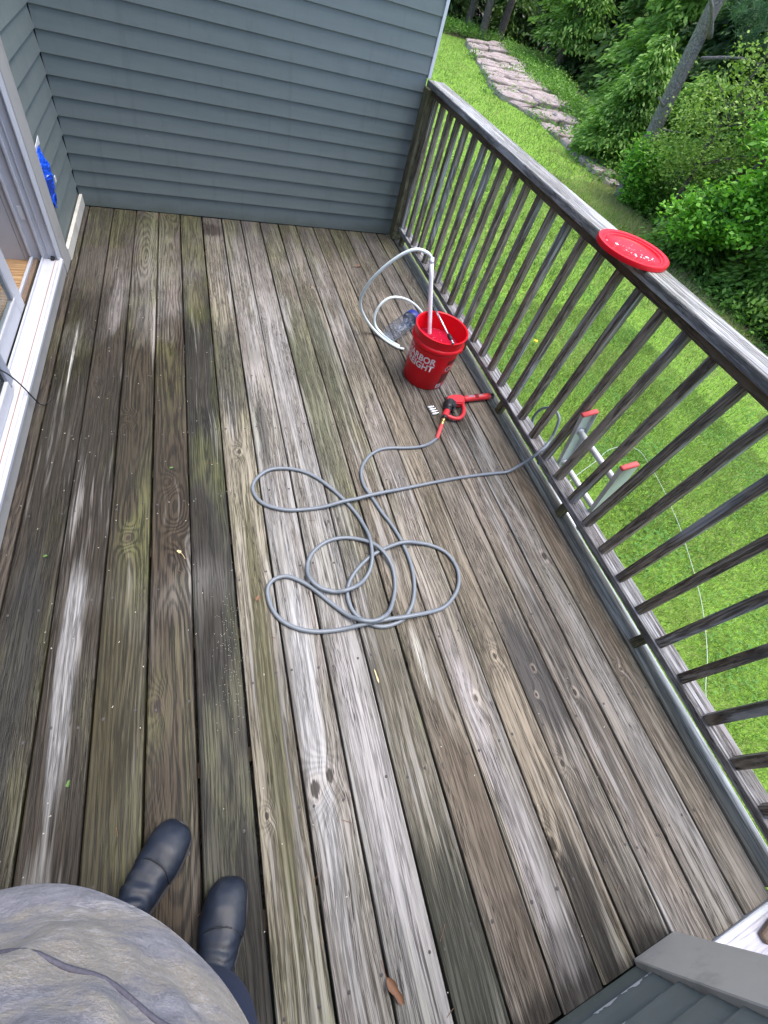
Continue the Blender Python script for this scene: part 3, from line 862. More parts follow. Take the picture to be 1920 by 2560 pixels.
PATCH = {0: [(0.068, -1.62, 0.008, 0.36, (0.46, 0.46, 0.44), 0.9), (0.07, -3.05, 0.055, 0.5, (0.020, 0.022, 0.022), 0.7)],
         1: [(0.210, -3.12, 0.030, 0.36, (0.30, 0.30, 0.31), 0.75), (0.200, -3.75, 0.030, 0.25, (0.24, 0.235, 0.225), 0.6), (0.235, -1.18, 0.030, 0.30, (0.17, 0.155, 0.15), 0.8)],  # nearer pale streaks: bleached wood plus wet sky gloss painted into the colour
         2: [(0.36, -3.2, 0.08, 0.6, (0.055, 0.050, 0.024), 0.5), (0.427, -1.3, 0.012, 0.35, (0.24, 0.22, 0.20), 0.8)],
         3: [(0.52, -1.05, 0.040, 0.22, (0.17, 0.145, 0.13), 0.7)],
         4: [(0.65, -1.1, 0.06, 0.25, (0.11, 0.10, 0.06), 0.7)],
         5: [(0.80, -3.3, 0.030, 0.9, (0.105, 0.10, 0.05), 0.8), (0.80, -1.75, 0.09, 0.45, (0.065, 0.065, 0.055), 0.75), (0.78, -0.2, 0.09, 0.09, (0.035, 0.026, 0.022), 0.8)],
         6: [(0.93, -3.35, 0.04, 0.6, (0.40, 0.40, 0.41), 0.75), (0.92, -2.15, 0.030, 0.28, (0.055, 0.055, 0.055), 0.75)],
         7: [(1.085, -3.75, 0.055, 0.7, (0.37, 0.36, 0.37), 0.6), (1.06, -1.5, 0.05, 0.5, (0.28, 0.265, 0.26), 0.5)],
         8: [(1.235, -4.12, 0.09, 0.34, (0.036, 0.040, 0.028), 0.8), (1.22, -1.85, 0.08, 0.75, (0.092, 0.100, 0.058), 0.7)],
         9: [(1.36, -1.65, 0.09, 0.75, (0.085, 0.093, 0.060), 0.75), (1.37, -4.05, 0.09, 0.5, (0.095, 0.070, 0.050), 0.5), (1.36, -3.35, 0.018, 0.14, (0.42, 0.40, 0.36), 0.9)],
         10: [(1.495, -3.85, 0.042, 0.6, (0.34, 0.32, 0.325), 0.7), (1.52, -4.2, 0.08, 0.10, (0.05, 0.045, 0.04), 0.6)],
         11: [(1.63, -4.16, 0.07, 0.24, (0.032, 0.030, 0.026), 0.9)],
         12: [(1.80, -3.53, 0.075, 0.24, (0.055, 0.052, 0.052), 0.85), (1.75, -4.15, 0.06, 0.2, (0.06, 0.05, 0.04), 0.6)],
         13: [(1.93, -3.45, 0.06, 0.4, (0.075, 0.070, 0.064), 0.65), (1.93, -2.1, 0.06, 0.25, (0.06, 0.045, 0.03), 0.6)],
         14: [(2.09, -3.6, 0.045, 0.7, (0.31, 0.295, 0.275), 0.6), (2.06, -2.2, 0.06, 0.2, (0.05, 0.035, 0.022), 0.7)],
         15: [(2.22, -3.2, 0.045, 0.55, (0.125, 0.090, 0.058), 0.6)]}

for i_ in range(6, 13):
    PATCH.setdefault(i_, []).append(((SX[i_] + SX[i_ + 1]) / 2, -4.275, 0.11, 0.065, (0.026, 0.023, 0.019), 0.85))
KN = {1: [(0.181, -1.807, 0.010)], 2: [(0.287 + 0.05, -2.05, 0.013), (0.36, -2.67, 0.014)], 3: [(0.506, -2.43, 0.017), (0.520, -2.696, 0.019), (0.47, -3.277, 0.017)],
      5: [(0.80, -2.30, 0.014), (0.76, -3.64, 0.009)], 6: [(0.905, -3.62, 0.020), (0.955, -3.60, 0.018)], 9: [(1.40, -0.9, 0.010)], 10: [(1.52, -3.53, 0.016)], 11: [(1.60, -3.97, 0.017), (1.66, -3.42, 0.013)],
      12: [(1.80, -3.50, 0.010), (1.765, -3.585, 0.008), (1.70 + 0.05, -3.80, 0.011)], 13: [(1.93, -3.62, 0.012)], 14: [(2.11, -3.08, 0.020)], 15: [(2.19, -3.60, 0.009)]}
def deck_board(x0, x1, y0, y1, mat, seed, thick=0.036, rnd=0.005, name='deck_board', top=0.0):
    w = x1 - x0
    r = rnd
    prof = [(-w / 2, -thick), (-w / 2, -r), (-w / 2 + r * .3, -r * .3), (-w / 2 + r, 0), (0, 0.0006), (w / 2 - r, 0), (w / 2 - r * .3, -r * .3), (w / 2, -r), (w / 2, -thick)]
    n = 34
    rr = np.random.default_rng(seed)
    ph = rr.uniform(0, 6.28, 6)
    L = y1 - y0
    V, F = [], []
    for i in range(n + 1):
        y = -L / 2 + L * i / n
        e1 = 0.0009 * math.sin(y * 2.1 + ph[0]) + 0.0006 * math.sin(y * 7.3 + ph[1])
        e2 = 0.0009 * math.sin(y * 1.7 + ph[2]) + 0.0006 * math.sin(y * 6.1 + ph[3])
        zz = 0.0010 * math.sin(y * 1.3 + ph[4])
        for (a, b) in prof:
            V.append((a + (e1 if a < 0 else e2 if a > 0 else 0), y, b + zz))
    k = len(prof)
    for i in range(n):
        for j in range(k):
            j2 = (j + 1) % k
            F.append((i * k + j, i * k + j2, (i + 1) * k + j2, (i + 1) * k + j))
    F.append(tuple(range(k))); F.append(tuple(n * k + j for j in range(k))[::-1])
    me = pyd(name, V, F)
    bm = bmesh.new(); bm.from_mesh(me); bmesh.ops.recalc_face_normals(bm, faces=bm.faces); bm.to_mesh(me); bm.free()
    return mobj(name, me, mat, None, ((x0 + x1) / 2, (y0 + y1) / 2, top))

GAP = 0.0034
YF, YN = -0.016, -4.269
sil = (0.325, 0.315, 0.308, 1)
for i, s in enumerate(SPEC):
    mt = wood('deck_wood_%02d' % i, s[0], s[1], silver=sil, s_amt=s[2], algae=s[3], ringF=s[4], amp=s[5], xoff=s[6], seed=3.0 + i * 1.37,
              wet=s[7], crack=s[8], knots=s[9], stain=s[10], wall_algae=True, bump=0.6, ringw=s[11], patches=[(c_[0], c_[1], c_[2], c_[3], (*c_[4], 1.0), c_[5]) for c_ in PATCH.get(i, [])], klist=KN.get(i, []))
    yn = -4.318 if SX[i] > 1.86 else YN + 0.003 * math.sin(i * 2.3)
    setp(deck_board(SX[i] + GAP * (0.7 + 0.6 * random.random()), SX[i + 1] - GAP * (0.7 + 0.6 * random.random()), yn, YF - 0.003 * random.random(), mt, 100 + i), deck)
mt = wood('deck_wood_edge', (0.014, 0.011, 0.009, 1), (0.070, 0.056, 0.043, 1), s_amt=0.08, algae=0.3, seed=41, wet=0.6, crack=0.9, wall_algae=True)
setp(deck_board(-0.0600, SX[0] - 0.004, YN, YF, mt, 99, top=-0.001), deck)
# bull-nosed outer board
M['nosing'] = wood('deck_wood_nosing', (0.066, 0.060, 0.048, 1), (0.190, 0.178, 0.148, 1), silver=(0.285, 0.29, 0.275, 1), s_amt=0.45, algae=0.25, ringw=0.1, patches=[(2.388, -3.2, 0.016, 1.6, (0.46, 0.49, 0.49, 1), 0.85), (2.375, -3.9, 0.03, 0.5, (0.50, 0.52, 0.53, 1), 0.8), (2.384, -1.0, 0.014, 0.9, (0.34, 0.34, 0.31, 1), 0.8)], ringF=60, amp=0.03,
                   xoff=0.15, seed=55, wet=0.12, crack=0.25, knots=0.1, stain=0.3, bump=0.2)
prof = [(2.2885, -0.038), (2.2885, -0.003), (2.2905, 0.0005), (2.298, 0.002), (2.335, 0.003), (2.362, 0.002), (2.376, -0.001), (2.386, -0.006), (2.393, -0.014), (2.396, -0.026), (2.396, -0.038)]
V, F = [], []
n = 44
for i in range(n + 1):
    y = -0.02 - 4.28 * i / n
    for j, (a, b) in enumerate(prof):
        V.append((a - 2.335 + (0.0022 * math.sin(y * 3.1) + 0.0012 * math.sin(y * 11 + 1) if j > 4 else 0), y + 2.1, b))
k = len(prof)
for i in range(n):
    for j in range(k):
        j2 = (j + 1) % k
        F.append((i * k + j, i * k + j2, (i + 1) * k + j2, (i + 1) * k + j))
F += [tuple(range(k)), tuple(n * k + j for j in range(k))[::-1]]
me = pyd('nosing_board', V, F, True)
bm = bmesh.new(); bm.from_mesh(me); bmesh.ops.recalc_face_normals(bm, faces=bm.faces); bm.to_mesh(me); bm.free()
me.set_sharp_from_angle(angle=math.radians(40))
setp(mobj('nosing_board', me, M['nosing'], None, (2.335, -2.1, 0)), deck)
# joists, rim and posts below
for r in range(12):
    yj = -0.10 - r * 0.375
    setp(box('joist', (-0.05, yj - 0.019, -0.225), (2.26, yj + 0.019, -0.040), M['joist']), deck)
setp(box('rim_joist', (2.2615, -4.30, -0.225), (2.2995, -0.03, -0.040), M['joist']), deck)
for yj in (-0.35, -2.2, -4.1):
    setp(box('support_post', (2.16, yj - 0.05, GZ), (2.26, yj + 0.05, -0.2255), M['joist']), deck)
# nail heads, a pair for every joist on every board
V, F = [], []
def disc(cx, cy, z, r, n=7):
    b = len(V)
    for k in range(n):
        t = 6.2832 * k / n
        V.append((cx + r * math.cos(t), cy + r * math.sin(t), z))
    V.append((cx, cy, z + r * 0.25))
    for k in range(n): F.append((b + k, b + (k + 1) % n, b + n))
rows = [-0.29 - 0.375 * k for k in range(11)]
for i in range(16):
    x0, x1 = SX[i], SX[i + 1]
    for r in rows:
        yr = r - 0.03 * (x0 - 1.0) * 0.7
        for fx in (0.2, 0.8):
            if random.random() < 0.08: continue
            disc(x0 + (x1 - x0) * fx + random.uniform(-.012, .012) - 1.15, yr + random.uniform(-.012, .012) + 2.1, 0.0022, random.uniform(0.0040, 0.0052))
nm = mobj('nail_heads', pyd('nail_heads', V, F), M['nail'], deck); tag(nm, kind='stuff')

# landing step beyond the near corner
ld = empty('landing', (2.1, -4.7, -0.02)); tag(ld, kind='structure')
setp(box('edge_strip', (1.888, -4.336, -0.036), (2.284, -4.3195, 0.012), M['white_trim'], bev=0.003), ld)
for k in range(3):
    setp(box('landing_board', (1.888, -4.337 - 0.145 * (k + 1) + 0.004, -0.036), (2.284, -4.337 - 0.145 * k, 0.003), M['landing'], bev=0.004), ld)

ws = box('wood_scrap', (2.150, -4.380, 0.004), (2.225, -4.352, 0.026), M['joist2'], bev=0.004)
ws.rotation_euler = (0, 0, 0.15)
tag(ws, 'small brown wood offcut on the white landing at the right edge', 'offcut')
# ================================================================== RAILING
rail = empty('deck_railing', (2.35, -2.1, 0.0))
tag(rail, 'weathered brown wooden railing with square balusters along the open side', 'railing')
M['cap'] = wood('cap_wood', (0.100, 0.097, 0.092, 1), (0.315, 0.310, 0.305, 1), silver=(0.46, 0.465, 0.475, 1), s_amt=0.60, algae=0.30, ringF=70, amp=0.03, xoff=0.12, seed=12,
                wet=0.1, crack=0.5, knots=0.2, stain=0.5, bump=0.5)
M['rail_w'] = wood('rail_wood', (0.050, 0.037, 0.026, 1), (0.150, 0.118, 0.088, 1), s_amt=0.08, algae=0.25, ringF=90, amp=0.04, xoff=0.02, seed=19, wet=0.1, crack=0.4, knots=0.3)
M['rail_b'] = wood('bottom_rail_wood', (0.075, 0.066, 0.058, 1), (0.270, 0.255, 0.265, 1), silver=(0.42, 0.42, 0.435, 1), s_amt=0.5, algae=0.2, ringF=70, amp=0.03, xoff=0.05, seed=23, wet=0.15, crack=0.9, knots=0.3, bump=0.6)
M['bal'] = wood('baluster_wood', (0.066, 0.051, 0.038, 1), (0.310, 0.258, 0.208, 1), silver=(0.42, 0.43, 0.45, 1), s_amt=0.50, algae=0.12, ringF=95, amp=0.05, xoff=0.02, seed=29, wet=0.1, crack=0.5, knots=0.35, axis=2, across=0)
M['bal2'] = wood('baluster_wood_b', (0.076, 0.059, 0.045, 1), (0.330, 0.280, 0.230, 1), silver=(0.44, 0.45, 0.47, 1), s_amt=0.45, algae=0.12, ringF=120, amp=0.08, xoff=0.0, seed=37, wet=0.1, crack=0.6, knots=0.5, axis=2, across=1)
M['post'] = wood('post_wood', (0.050, 0.046, 0.026, 1), (0.200, 0.182, 0.115, 1), s_amt=0.10, algae=0.55, ringF=70, amp=0.10, seed=47, wet=0.1, crack=0.4, knots=0.8, axis=2, across=1)
def worn_beam(name, x0, x1, z0, z1, y0, y1, mat, r=0.006, seed=0, par=rail):
    w, h = x1 - x0, z1 - z0
    pr = [(-w / 2, -h / 2 + .002), (-w / 2, h / 2 - r), (-w / 2 + r * .3, h / 2 - r * .3), (-w / 2 + r, h / 2), (0, h / 2 - .001), (w / 2 - r, h / 2), (w / 2 - r * .3, h / 2 - r * .3), (w / 2, h / 2 - r), (w / 2, -h / 2 + .002), (w / 2 - .003, -h / 2), (-w / 2 + .003, -h / 2)]
    n = 60; L = y1 - y0
    rr = np.random.default_rng(seed); ph = rr.uniform(0, 6.28, 6)
    V, F = [], []
    for i in range(n + 1):
        y = -L / 2 + L * i / n
        a = 0.0012 * math.sin(y * 3 + ph[0]) + 0.0010 * math.sin(y * 17 + ph[1]) + rr.normal(0, 0.0006)
        b = 0.0012 * math.sin(y * 4 + ph[2]) + 0.0010 * math.sin(y * 13 + ph[3]) + rr.normal(0, 0.0006)
        for (u, v) in pr: V.append((u + (a if u < 0 else b if u > 0 else 0), y, v))
    k = len(pr)
    for i in range(n):
        for j in range(k):
            j2 = (j + 1) % k
            F.append((i * k + j, i * k + j2, (i + 1) * k + j2, (i + 1) * k + j))
    F += [tuple(range(k)), tuple(n * k + j for j in range(k))[::-1]]
    me = pyd(name, V, F)
    bm = bmesh.new(); bm.from_mesh(me); bmesh.ops.recalc_face_normals(bm, faces=bm.faces); bm.to_mesh(me); bm.free()
    return setp(mobj(name, me, mat, None, ((x0 + x1) / 2, (y0 + y1) / 2, (z0 + z1) / 2)), par)
worn_beam('top_cap', 2.280, 2.412, 1.092, 1.130, -4.46, -0.018, M['cap'], 0.007, 1)
worn_beam('top_rail', 2.303, 2.392, 1.052, 1.0905, -4.344, -0.1055, M['rail_w'], 0.004, 2)
worn_beam('bottom_rail', 2.303, 2.392, 0.085, 0.123, -4.344, -0.1055, M['rail_b'], 0.004, 3)
BM_ = []
for v in range(2):
    bm = bmesh.new(); bmesh.ops.create_cube(bm, size=1.0)
    bmesh.ops.scale(bm, vec=(0.036, 0.036, 0.930), verts=bm.verts)
    bmesh.ops.bevel(bm, geom=bm.edges[:], offset=0.0022, segments=1, affect='EDGES')
    me = bm_mesh('baluster', bm); me.materials.append(M['bal'] if v == 0 else M['bal2']); BM_.append(me)
for k in range(31):
    y = -0.141 - 0.1377 * k + random.uniform(-0.004, 0.004) + 0.018
    o = bpy.data.objects.new('baluster', BM_[(k * 7 + k // 3) % 2])
    o.location = (2.334 + random.uniform(-.002, .002), y, 0.587)
    o.rotation_euler = (random.uniform(-.003, .003), random.uniform(-.003, .003), random.choice((0, 1.5708, 3.14159, -1.5708)) + random.uniform(-.05, .05))
    link(o); setp(o, rail)
setp(box('end_post', (2.264, -0.105, 0.002), (2.352, -0.0185, 1.0915), M['post'], bev=0.004), rail)
for y in (-0.20, -1.57, -2.165, -2.885, -3.53):
    setp(box('spacer_block', (2.304, y - 0.019, 0.0025), (2.342, y + 0.019, 0.0845), M['post'], bev=0.002), rail)
setp(box('near_post', (2.295, -4.44, -0.9), (2.385, -4.345, 1.0915), M['post'], bev=0.004), rail)

# ================================================================== ROCK LEDGE
ledge = empty('rock_ledge', (16.5, 20.0, GZ))
tag(ledge, 'long pinkish flat rock outcrop stepping between lawn and wood', 'rock ledge')
LB_ = np.array([(18.3, 32.2), (16.2, 25.5), (13.9, 18.9), (14.4, 15.5), (13.9, 12.6), (13.35, 10.3), (13.3, 8.9)])
RB_ = np.array([(22.6, 34.8), (21.4, 28.9), (18.6, 22.6), (18.9, 20.2), (17.4, 17.0), (15.8, 14.0), (14.5, 10.6), (14.2, 8.5)])
def along(P, t):
    d = np.r_[0, np.cumsum(np.linalg.norm(np.diff(P, axis=0), axis=1))]; d /= d[-1]
    return np.array([np.interp(t, d, P[:, 0]), np.interp(t, d, P[:, 1])])
def slab(q, zt, thick, tilt):
    """irregular slab from a 4-corner outline q (ccw), top at zt"""
    r = np.random.default_rng(int(abs(q[0][0]) * 1000) % 9999)
    pts = []
    for i in range(4):
        a, b = np.array(q[i]), np.array(q[(i + 1) % 4])
        for k in range(4):
            t = k / 4
            p = a * (1 - t) + b * t
            L = np.linalg.norm(b - a)
            pts.append(p + r.normal(0, 0.055 * min(L, 2.5), 2))
    pts = np.array(pts); c = pts.mean(0)
    n = len(pts)
    V = [(*p, GZ - 0.05) for p in pts]
    V += [(*(c + (p - c) * (1 + r.normal(0, .01))), zt - 0.05 + tilt * (p[1] - c[1]) + r.normal(0, .012)) for p in pts]
    V += [(*(c + (p - c) * 0.95), zt + tilt * (p[1] - c[1]) + r.normal(0, .012)) for p in pts]
    V += [(*(c + (p - c) * 0.55 + r.normal(0, .05, 2)), zt + tilt * (p[1] - c[1]) * .6 + r.normal(0, .03)) for p in pts]
    V.append((*c, zt + r.normal(0, .02)))
    F = []
    for l in range(3):
        for i in range(n):
            j = (i + 1) % n
            F.append((l * n + i, l * n + j, (l + 1) * n + j, (l + 1) * n + i))
    for i in range(n): F.append((3 * n + i, 3 * n + (i + 1) % n, 4 * n))
    V = np.array(V); o = np.array([*c, GZ])
    setp(mobj('rock_slab', pyd('rock_slab', V - o, F), M['rock'], None, o), ledge)
ts = [0, .055, .12, .175, .24, .30, .355, .42, .475, .525, .575, .63, .68, .73, .775, .82, .86, .90, .935, .97, 1.0]
rr = np.random.default_rng(5)
for i in range(len(ts) - 1):
    t0, t1 = ts[i] + 0.004, ts[i + 1] - 0.004
    l0, l1, r0, r1 = along(LB_, t0), along(LB_, t1), along(RB_, t0), along(RB_, t1)
    zt = GZ + 0.10 + 0.20 * (1 - i / 20) + rr.uniform(-.09, .12)
    if i % 3 == 1 and i < 14 or i in (9, 12, 15):
        f = rr.uniform(.35, .65)
        a0, a1 = l0 * (1 - f) + r0 * f, l1 * (1 - f) + r1 * f
        slab([l1, a1 * .985 + l1 * .015, a0 * .985 + l0 * .015, l0], zt - rr.uniform(0.02, .08), .2, rr.uniform(-.01, .03))
        slab([a1 * .985 + r1 * .015, r1, r0, a0 * .985 + r0 * .015], zt + rr.uniform(.0, .10), .2, rr.uniform(-.01, .03))
    else:
        slab([l1, r1, r0, l0], zt, .2, rr.uniform(-.01, .03))

# ================================================================== VEGETATION
def leaf_cloud(C, size, aspect, nrm_bias, base, var, seed, droop=0.0, axis=None, hue=0.25):
    """rhombic leaves at points C; returns V, F(quads), colours. base: list of colours picked by clump value (0..1)"""
    r = np.random.default_rng(seed)
    n = len(C)
    if axis is None:
        d = r.normal(0, 1, (n, 3)); d[:, 2] = d[:, 2] * 0.5 - droop
    else:
        d = axis + r.normal(0, 0.35, (n, 3)); d[:, 2] -= droop
    d /= np.linalg.norm(d, axis=1)[:, None] + 1e-9
    u = r.normal(0, 1, (n, 3)); u[:, 2] += nrm_bias
    s = np.cross(d, u); s /= np.linalg.norm(s, axis=1)[:, None] + 1e-9
    L = (size * r.uniform(0.6, 1.35, n))[:, None]
    W = L * aspect
    V = np.empty((n, 4, 3))
    nn = np.cross(s, d)
    V[:, 0] = C - d * L * 0.5
    V[:, 1] = C + s * W * 0.5 + nn * L * 0.06
    V[:, 2] = C + d * L * 0.5
    V[:, 3] = C - s * W * 0.5 + nn * L * 0.06
    return V.reshape(-1, 3), np.arange(4 * n).reshape(-1, 4)

def pick(cols, t):
    cols = np.array(cols); t = np.clip(t, 0, 1) * (len(cols) - 1)
    i = np.minimum(t.astype(int), len(cols) - 2); f = (t - i)[:, None]
    return cols[i] * (1 - f) + cols[i + 1] * f

def broad_crown(ells, nclump, per, size, cols, seed, spread=0.28, aspect=0.62, droop=0.25):
    r = np.random.default_rng(seed)
    w = np.array([e[6] if len(e) > 6 else e[3] * e[4] * e[5] for e in ells], float); w /= w.sum()
    P, K = [], []
    for ei, e in enumerate(ells):
        k = int(nclump * w[ei]) + 1
        d = r.normal(0, 1, (k, 3)); d /= np.linalg.norm(d, axis=1)[:, None]
        rad = r.uniform(0.35, 1.0, k) ** 0.5 * np.where(r.uniform(0, 1, k) < 0.16, r.uniform(1.05, 1.38, k), 1.0)
        P.append(np.array(e[:3]) + d * rad[:, None] * np.array(e[3:6]))
    P = np.concatenate(P)
    keep = r.uniform(0, 1, len(P)) > 0.12
    P = P[keep]; k = len(P)
    ct = r.normal(0.5, 0.22, k)
    m = r.poisson(per, k) + 3
    idx = np.repeat(np.arange(k), m)
    n = len(idx)
    off = r.normal(0, 1, (n, 3)) * spread * np.array([1, 1, 0.6])
    C = P[idx] + off
    V, F = leaf_cloud(C, size, aspect, 1.2, None, None, seed + 1, droop)
    c = pick(cols, ct[idx] + r.normal(0, 0.16, n))
    return V, F, np.repeat(c, 4, 0)

def conifer_crown(h0, h1, rad, seed, cols, nb=70, per=120, size=0.30, aspect=0.33, droop=0.35, shape=0.85, top_r=0.15, flat=0.10):
    """feathery cone in local coordinates, from height h0 to h1"""
    r = np.random.default_rng(seed)
    Cs, Ax, T = [], [], []
    for b in range(nb):
        t = (b + r.uniform(0, 1)) / nb
        z = h0 + (h1 - h0) * t
        R = rad * ((1 - t) ** shape * (1 - top_r) + top_r) * (r.uniform(0.62, 1.12) if r.uniform() < 0.8 else r.uniform(1.1, 1.35))
        a = r.uniform(0, 6.283)
        d = np.array([math.cos(a), math.sin(a), 0.0])
        k = max(8, int(per * R / rad))
        s = r.uniform(0.12, 1.0, k) ** 0.7
        side = r.normal(0, 1, k) * 0.20 * R * (0.3 + s)
        pos = d[None] * (s * R)[:, None] + np.array([-d[1], d[0], 0])[None] * side[:, None]
        pos[:, 2] = z - droop * R * s ** 1.6 + r.normal(0, flat, k)
        Cs.append(pos)
        ax = d[None] * 1.0 + np.array([-d[1], d[0], 0])[None] * np.sign(side)[:, None] * 0.6 + np.array([0, 0, -0.5])[None]
        Ax.append(ax)
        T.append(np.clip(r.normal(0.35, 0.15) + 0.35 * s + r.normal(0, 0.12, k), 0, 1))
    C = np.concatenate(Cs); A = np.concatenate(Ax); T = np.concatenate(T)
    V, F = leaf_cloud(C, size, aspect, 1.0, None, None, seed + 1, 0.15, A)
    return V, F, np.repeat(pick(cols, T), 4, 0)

def trunk_vf(pts, radii, seg=12, limbs=()):
    V, F = tube_vf(catmull(pts, 6), np.interp(np.linspace(0, 1, (len(pts) - 1) * 6 + 1), np.linspace(0, 1, len(radii)), radii), seg)
    V = [tuple(p) for p in V]; F = list(F)
    for lp, lr in limbs:
        v, f = tube_vf(catmull(lp, 4), np.interp(np.linspace(0, 1, (len(lp) - 1) * 4 + 1), [0, 1], lr), 7)
        b = len(V); V += [tuple(p) for p in v]; F += [tuple(i + b for i in q) for q in f]
    return V, F

def tree(name, base, label, cat, group, trunk=None, crown=None, mat_t='bark_grey', rz=0.0):
    o = empty(name, base, rz)
    tag(o, label, cat, group)
    if trunk is not None:
        mobj('trunk', pyd('trunk', trunk[0], trunk[1], True), M[mat_t], o)
    if crown is not None:
        big_mesh('crown', crown[0], crown[1], M['leaf'], crown[2], o)
    return o

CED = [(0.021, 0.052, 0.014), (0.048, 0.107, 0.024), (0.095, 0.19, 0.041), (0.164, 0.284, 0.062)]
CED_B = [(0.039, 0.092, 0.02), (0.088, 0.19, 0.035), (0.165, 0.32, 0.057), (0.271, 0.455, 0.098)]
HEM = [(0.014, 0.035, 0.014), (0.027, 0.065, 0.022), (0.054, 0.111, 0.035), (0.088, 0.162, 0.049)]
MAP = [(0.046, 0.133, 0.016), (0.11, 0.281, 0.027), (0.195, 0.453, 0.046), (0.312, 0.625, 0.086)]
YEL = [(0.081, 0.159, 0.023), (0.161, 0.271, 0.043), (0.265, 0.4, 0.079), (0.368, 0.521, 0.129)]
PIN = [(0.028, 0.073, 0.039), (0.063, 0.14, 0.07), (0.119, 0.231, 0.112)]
def straight_trunk(h, r0, r1, lean=(0, 0), seed=0):
    r = np.random.default_rng(seed)
    pts = [(lean[0] * t + r.normal(0, .02) * h * .1 * (t > 0), lean[1] * t + r.normal(0, .02) * h * .1 * (t > 0), h * t - 0.05 * (t == 0)) for t in (0, .25, .5, .75, 1)]
    return trunk_vf(pts, [r0 * 1.25, r0, r0 * .9 + r1 * .1, (r0 + r1) / 2, r1])

# dark conifers that close the view (three shapes, copied)
back = []
for s in range(3):
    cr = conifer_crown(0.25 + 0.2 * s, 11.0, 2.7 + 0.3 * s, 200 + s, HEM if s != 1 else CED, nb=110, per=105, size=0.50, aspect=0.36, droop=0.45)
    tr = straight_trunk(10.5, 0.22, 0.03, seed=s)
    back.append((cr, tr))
def bpos():
    P = []
    r = np.random.default_rng(77)
    for (x, y) in [(13.5, 39.5), (17, 42), (20.5, 44), (24, 46), (27.5, 43), (31, 41), (34, 38), (30, 33.5), (34.5, 32), (32.5, 28), (34.5, 25.0), (29, 22.5), (31, 20), (25.5, 17.5), (28, 14), (21.5, 12), (24, 9), (19.5, 8), (21.5, 4.5), (17.5, 4),
                   (15.5, 1.5), (10, 44), (38, 44), (40, 30), (36, 18), (15, 50), (25, 53), (36, 52), (26.8, 25.2), (29.5, 30.0), (42, 39), (47, 46)]:
        P.append((x + r.uniform(-.6, .6), y + r.uniform(-.6, .6)))
    return P
protos = []
WORDS = ['leftmost dark conifer at the far end of the wood', ]
for i, (x, y) in enumerate(bpos()):
    cr, tr = back[i % 3]
    lab = 'dark evergreen conifer deep in the shaded wood behind the front trees'
    if i < 3:
        o = tree('background_conifer', (x, y, GZ), lab, 'conifer', 'dark conifers filling the wood', tr, cr)
        protos.append(o)
    else:
        o = copy_tree(protos[i % 3])
        o.location = (x, y, GZ)
    o.rotation_euler = (0, 0, random.uniform(0, 6.28))
    k = random.uniform(0.85, 1.25)
    o.scale = (k, k, k * random.uniform(0.9, 1.15))

# bare trunks at the head of the ledge
for (x, y), lx, r0, lab in (((21.4, 36.0), -0.35, 0.24, 'slim bare trunk standing at the head of the rock ledge'),
                            ((24.0, 38.2), 0.75, 0.26, 'leaning bare trunk just right of the slim one above the ledge'),
                            ((21.2, 38.5), 0.5, 0.22, 'dim trunk half hidden behind the slim trunk above the ledge')):
    cr = conifer_crown(5.2, 12.0, 2.6, int(x * 10), HEM, nb=45, per=70, size=0.5, aspect=0.36)
    tree('tall_tree', (x, y, GZ), lab, 'tree', None, straight_trunk(11.0, r0, 0.08, (lx, 0.2), int(x)), cr)
# cedar with a clear grey stem beside the dark hollow
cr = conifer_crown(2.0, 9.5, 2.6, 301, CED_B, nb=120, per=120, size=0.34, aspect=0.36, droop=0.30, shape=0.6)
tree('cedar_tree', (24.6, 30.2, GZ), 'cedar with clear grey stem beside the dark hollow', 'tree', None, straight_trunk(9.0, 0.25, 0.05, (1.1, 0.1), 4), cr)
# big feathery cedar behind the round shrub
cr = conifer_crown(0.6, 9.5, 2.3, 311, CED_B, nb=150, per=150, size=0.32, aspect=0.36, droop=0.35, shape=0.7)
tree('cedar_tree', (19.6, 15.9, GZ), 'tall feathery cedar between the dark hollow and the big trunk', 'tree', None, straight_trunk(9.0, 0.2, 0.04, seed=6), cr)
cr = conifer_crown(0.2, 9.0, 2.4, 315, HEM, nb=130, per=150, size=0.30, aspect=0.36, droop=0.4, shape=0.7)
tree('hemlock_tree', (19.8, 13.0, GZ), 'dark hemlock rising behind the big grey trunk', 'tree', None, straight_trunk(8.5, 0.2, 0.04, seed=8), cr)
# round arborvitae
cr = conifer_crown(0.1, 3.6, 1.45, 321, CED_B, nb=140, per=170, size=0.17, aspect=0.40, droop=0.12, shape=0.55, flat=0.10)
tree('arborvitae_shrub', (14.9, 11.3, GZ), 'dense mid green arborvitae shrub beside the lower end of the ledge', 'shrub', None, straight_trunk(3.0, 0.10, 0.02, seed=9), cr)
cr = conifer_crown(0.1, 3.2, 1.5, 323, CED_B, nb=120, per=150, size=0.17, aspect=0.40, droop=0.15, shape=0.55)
tree('arborvitae_shrub', (16.2, 9.9, GZ), 'darker arborvitae shrub tucked against the left of the big trunk', 'shrub', None, straight_trunk(2.8, 0.10, 0.02, seed=10), cr)
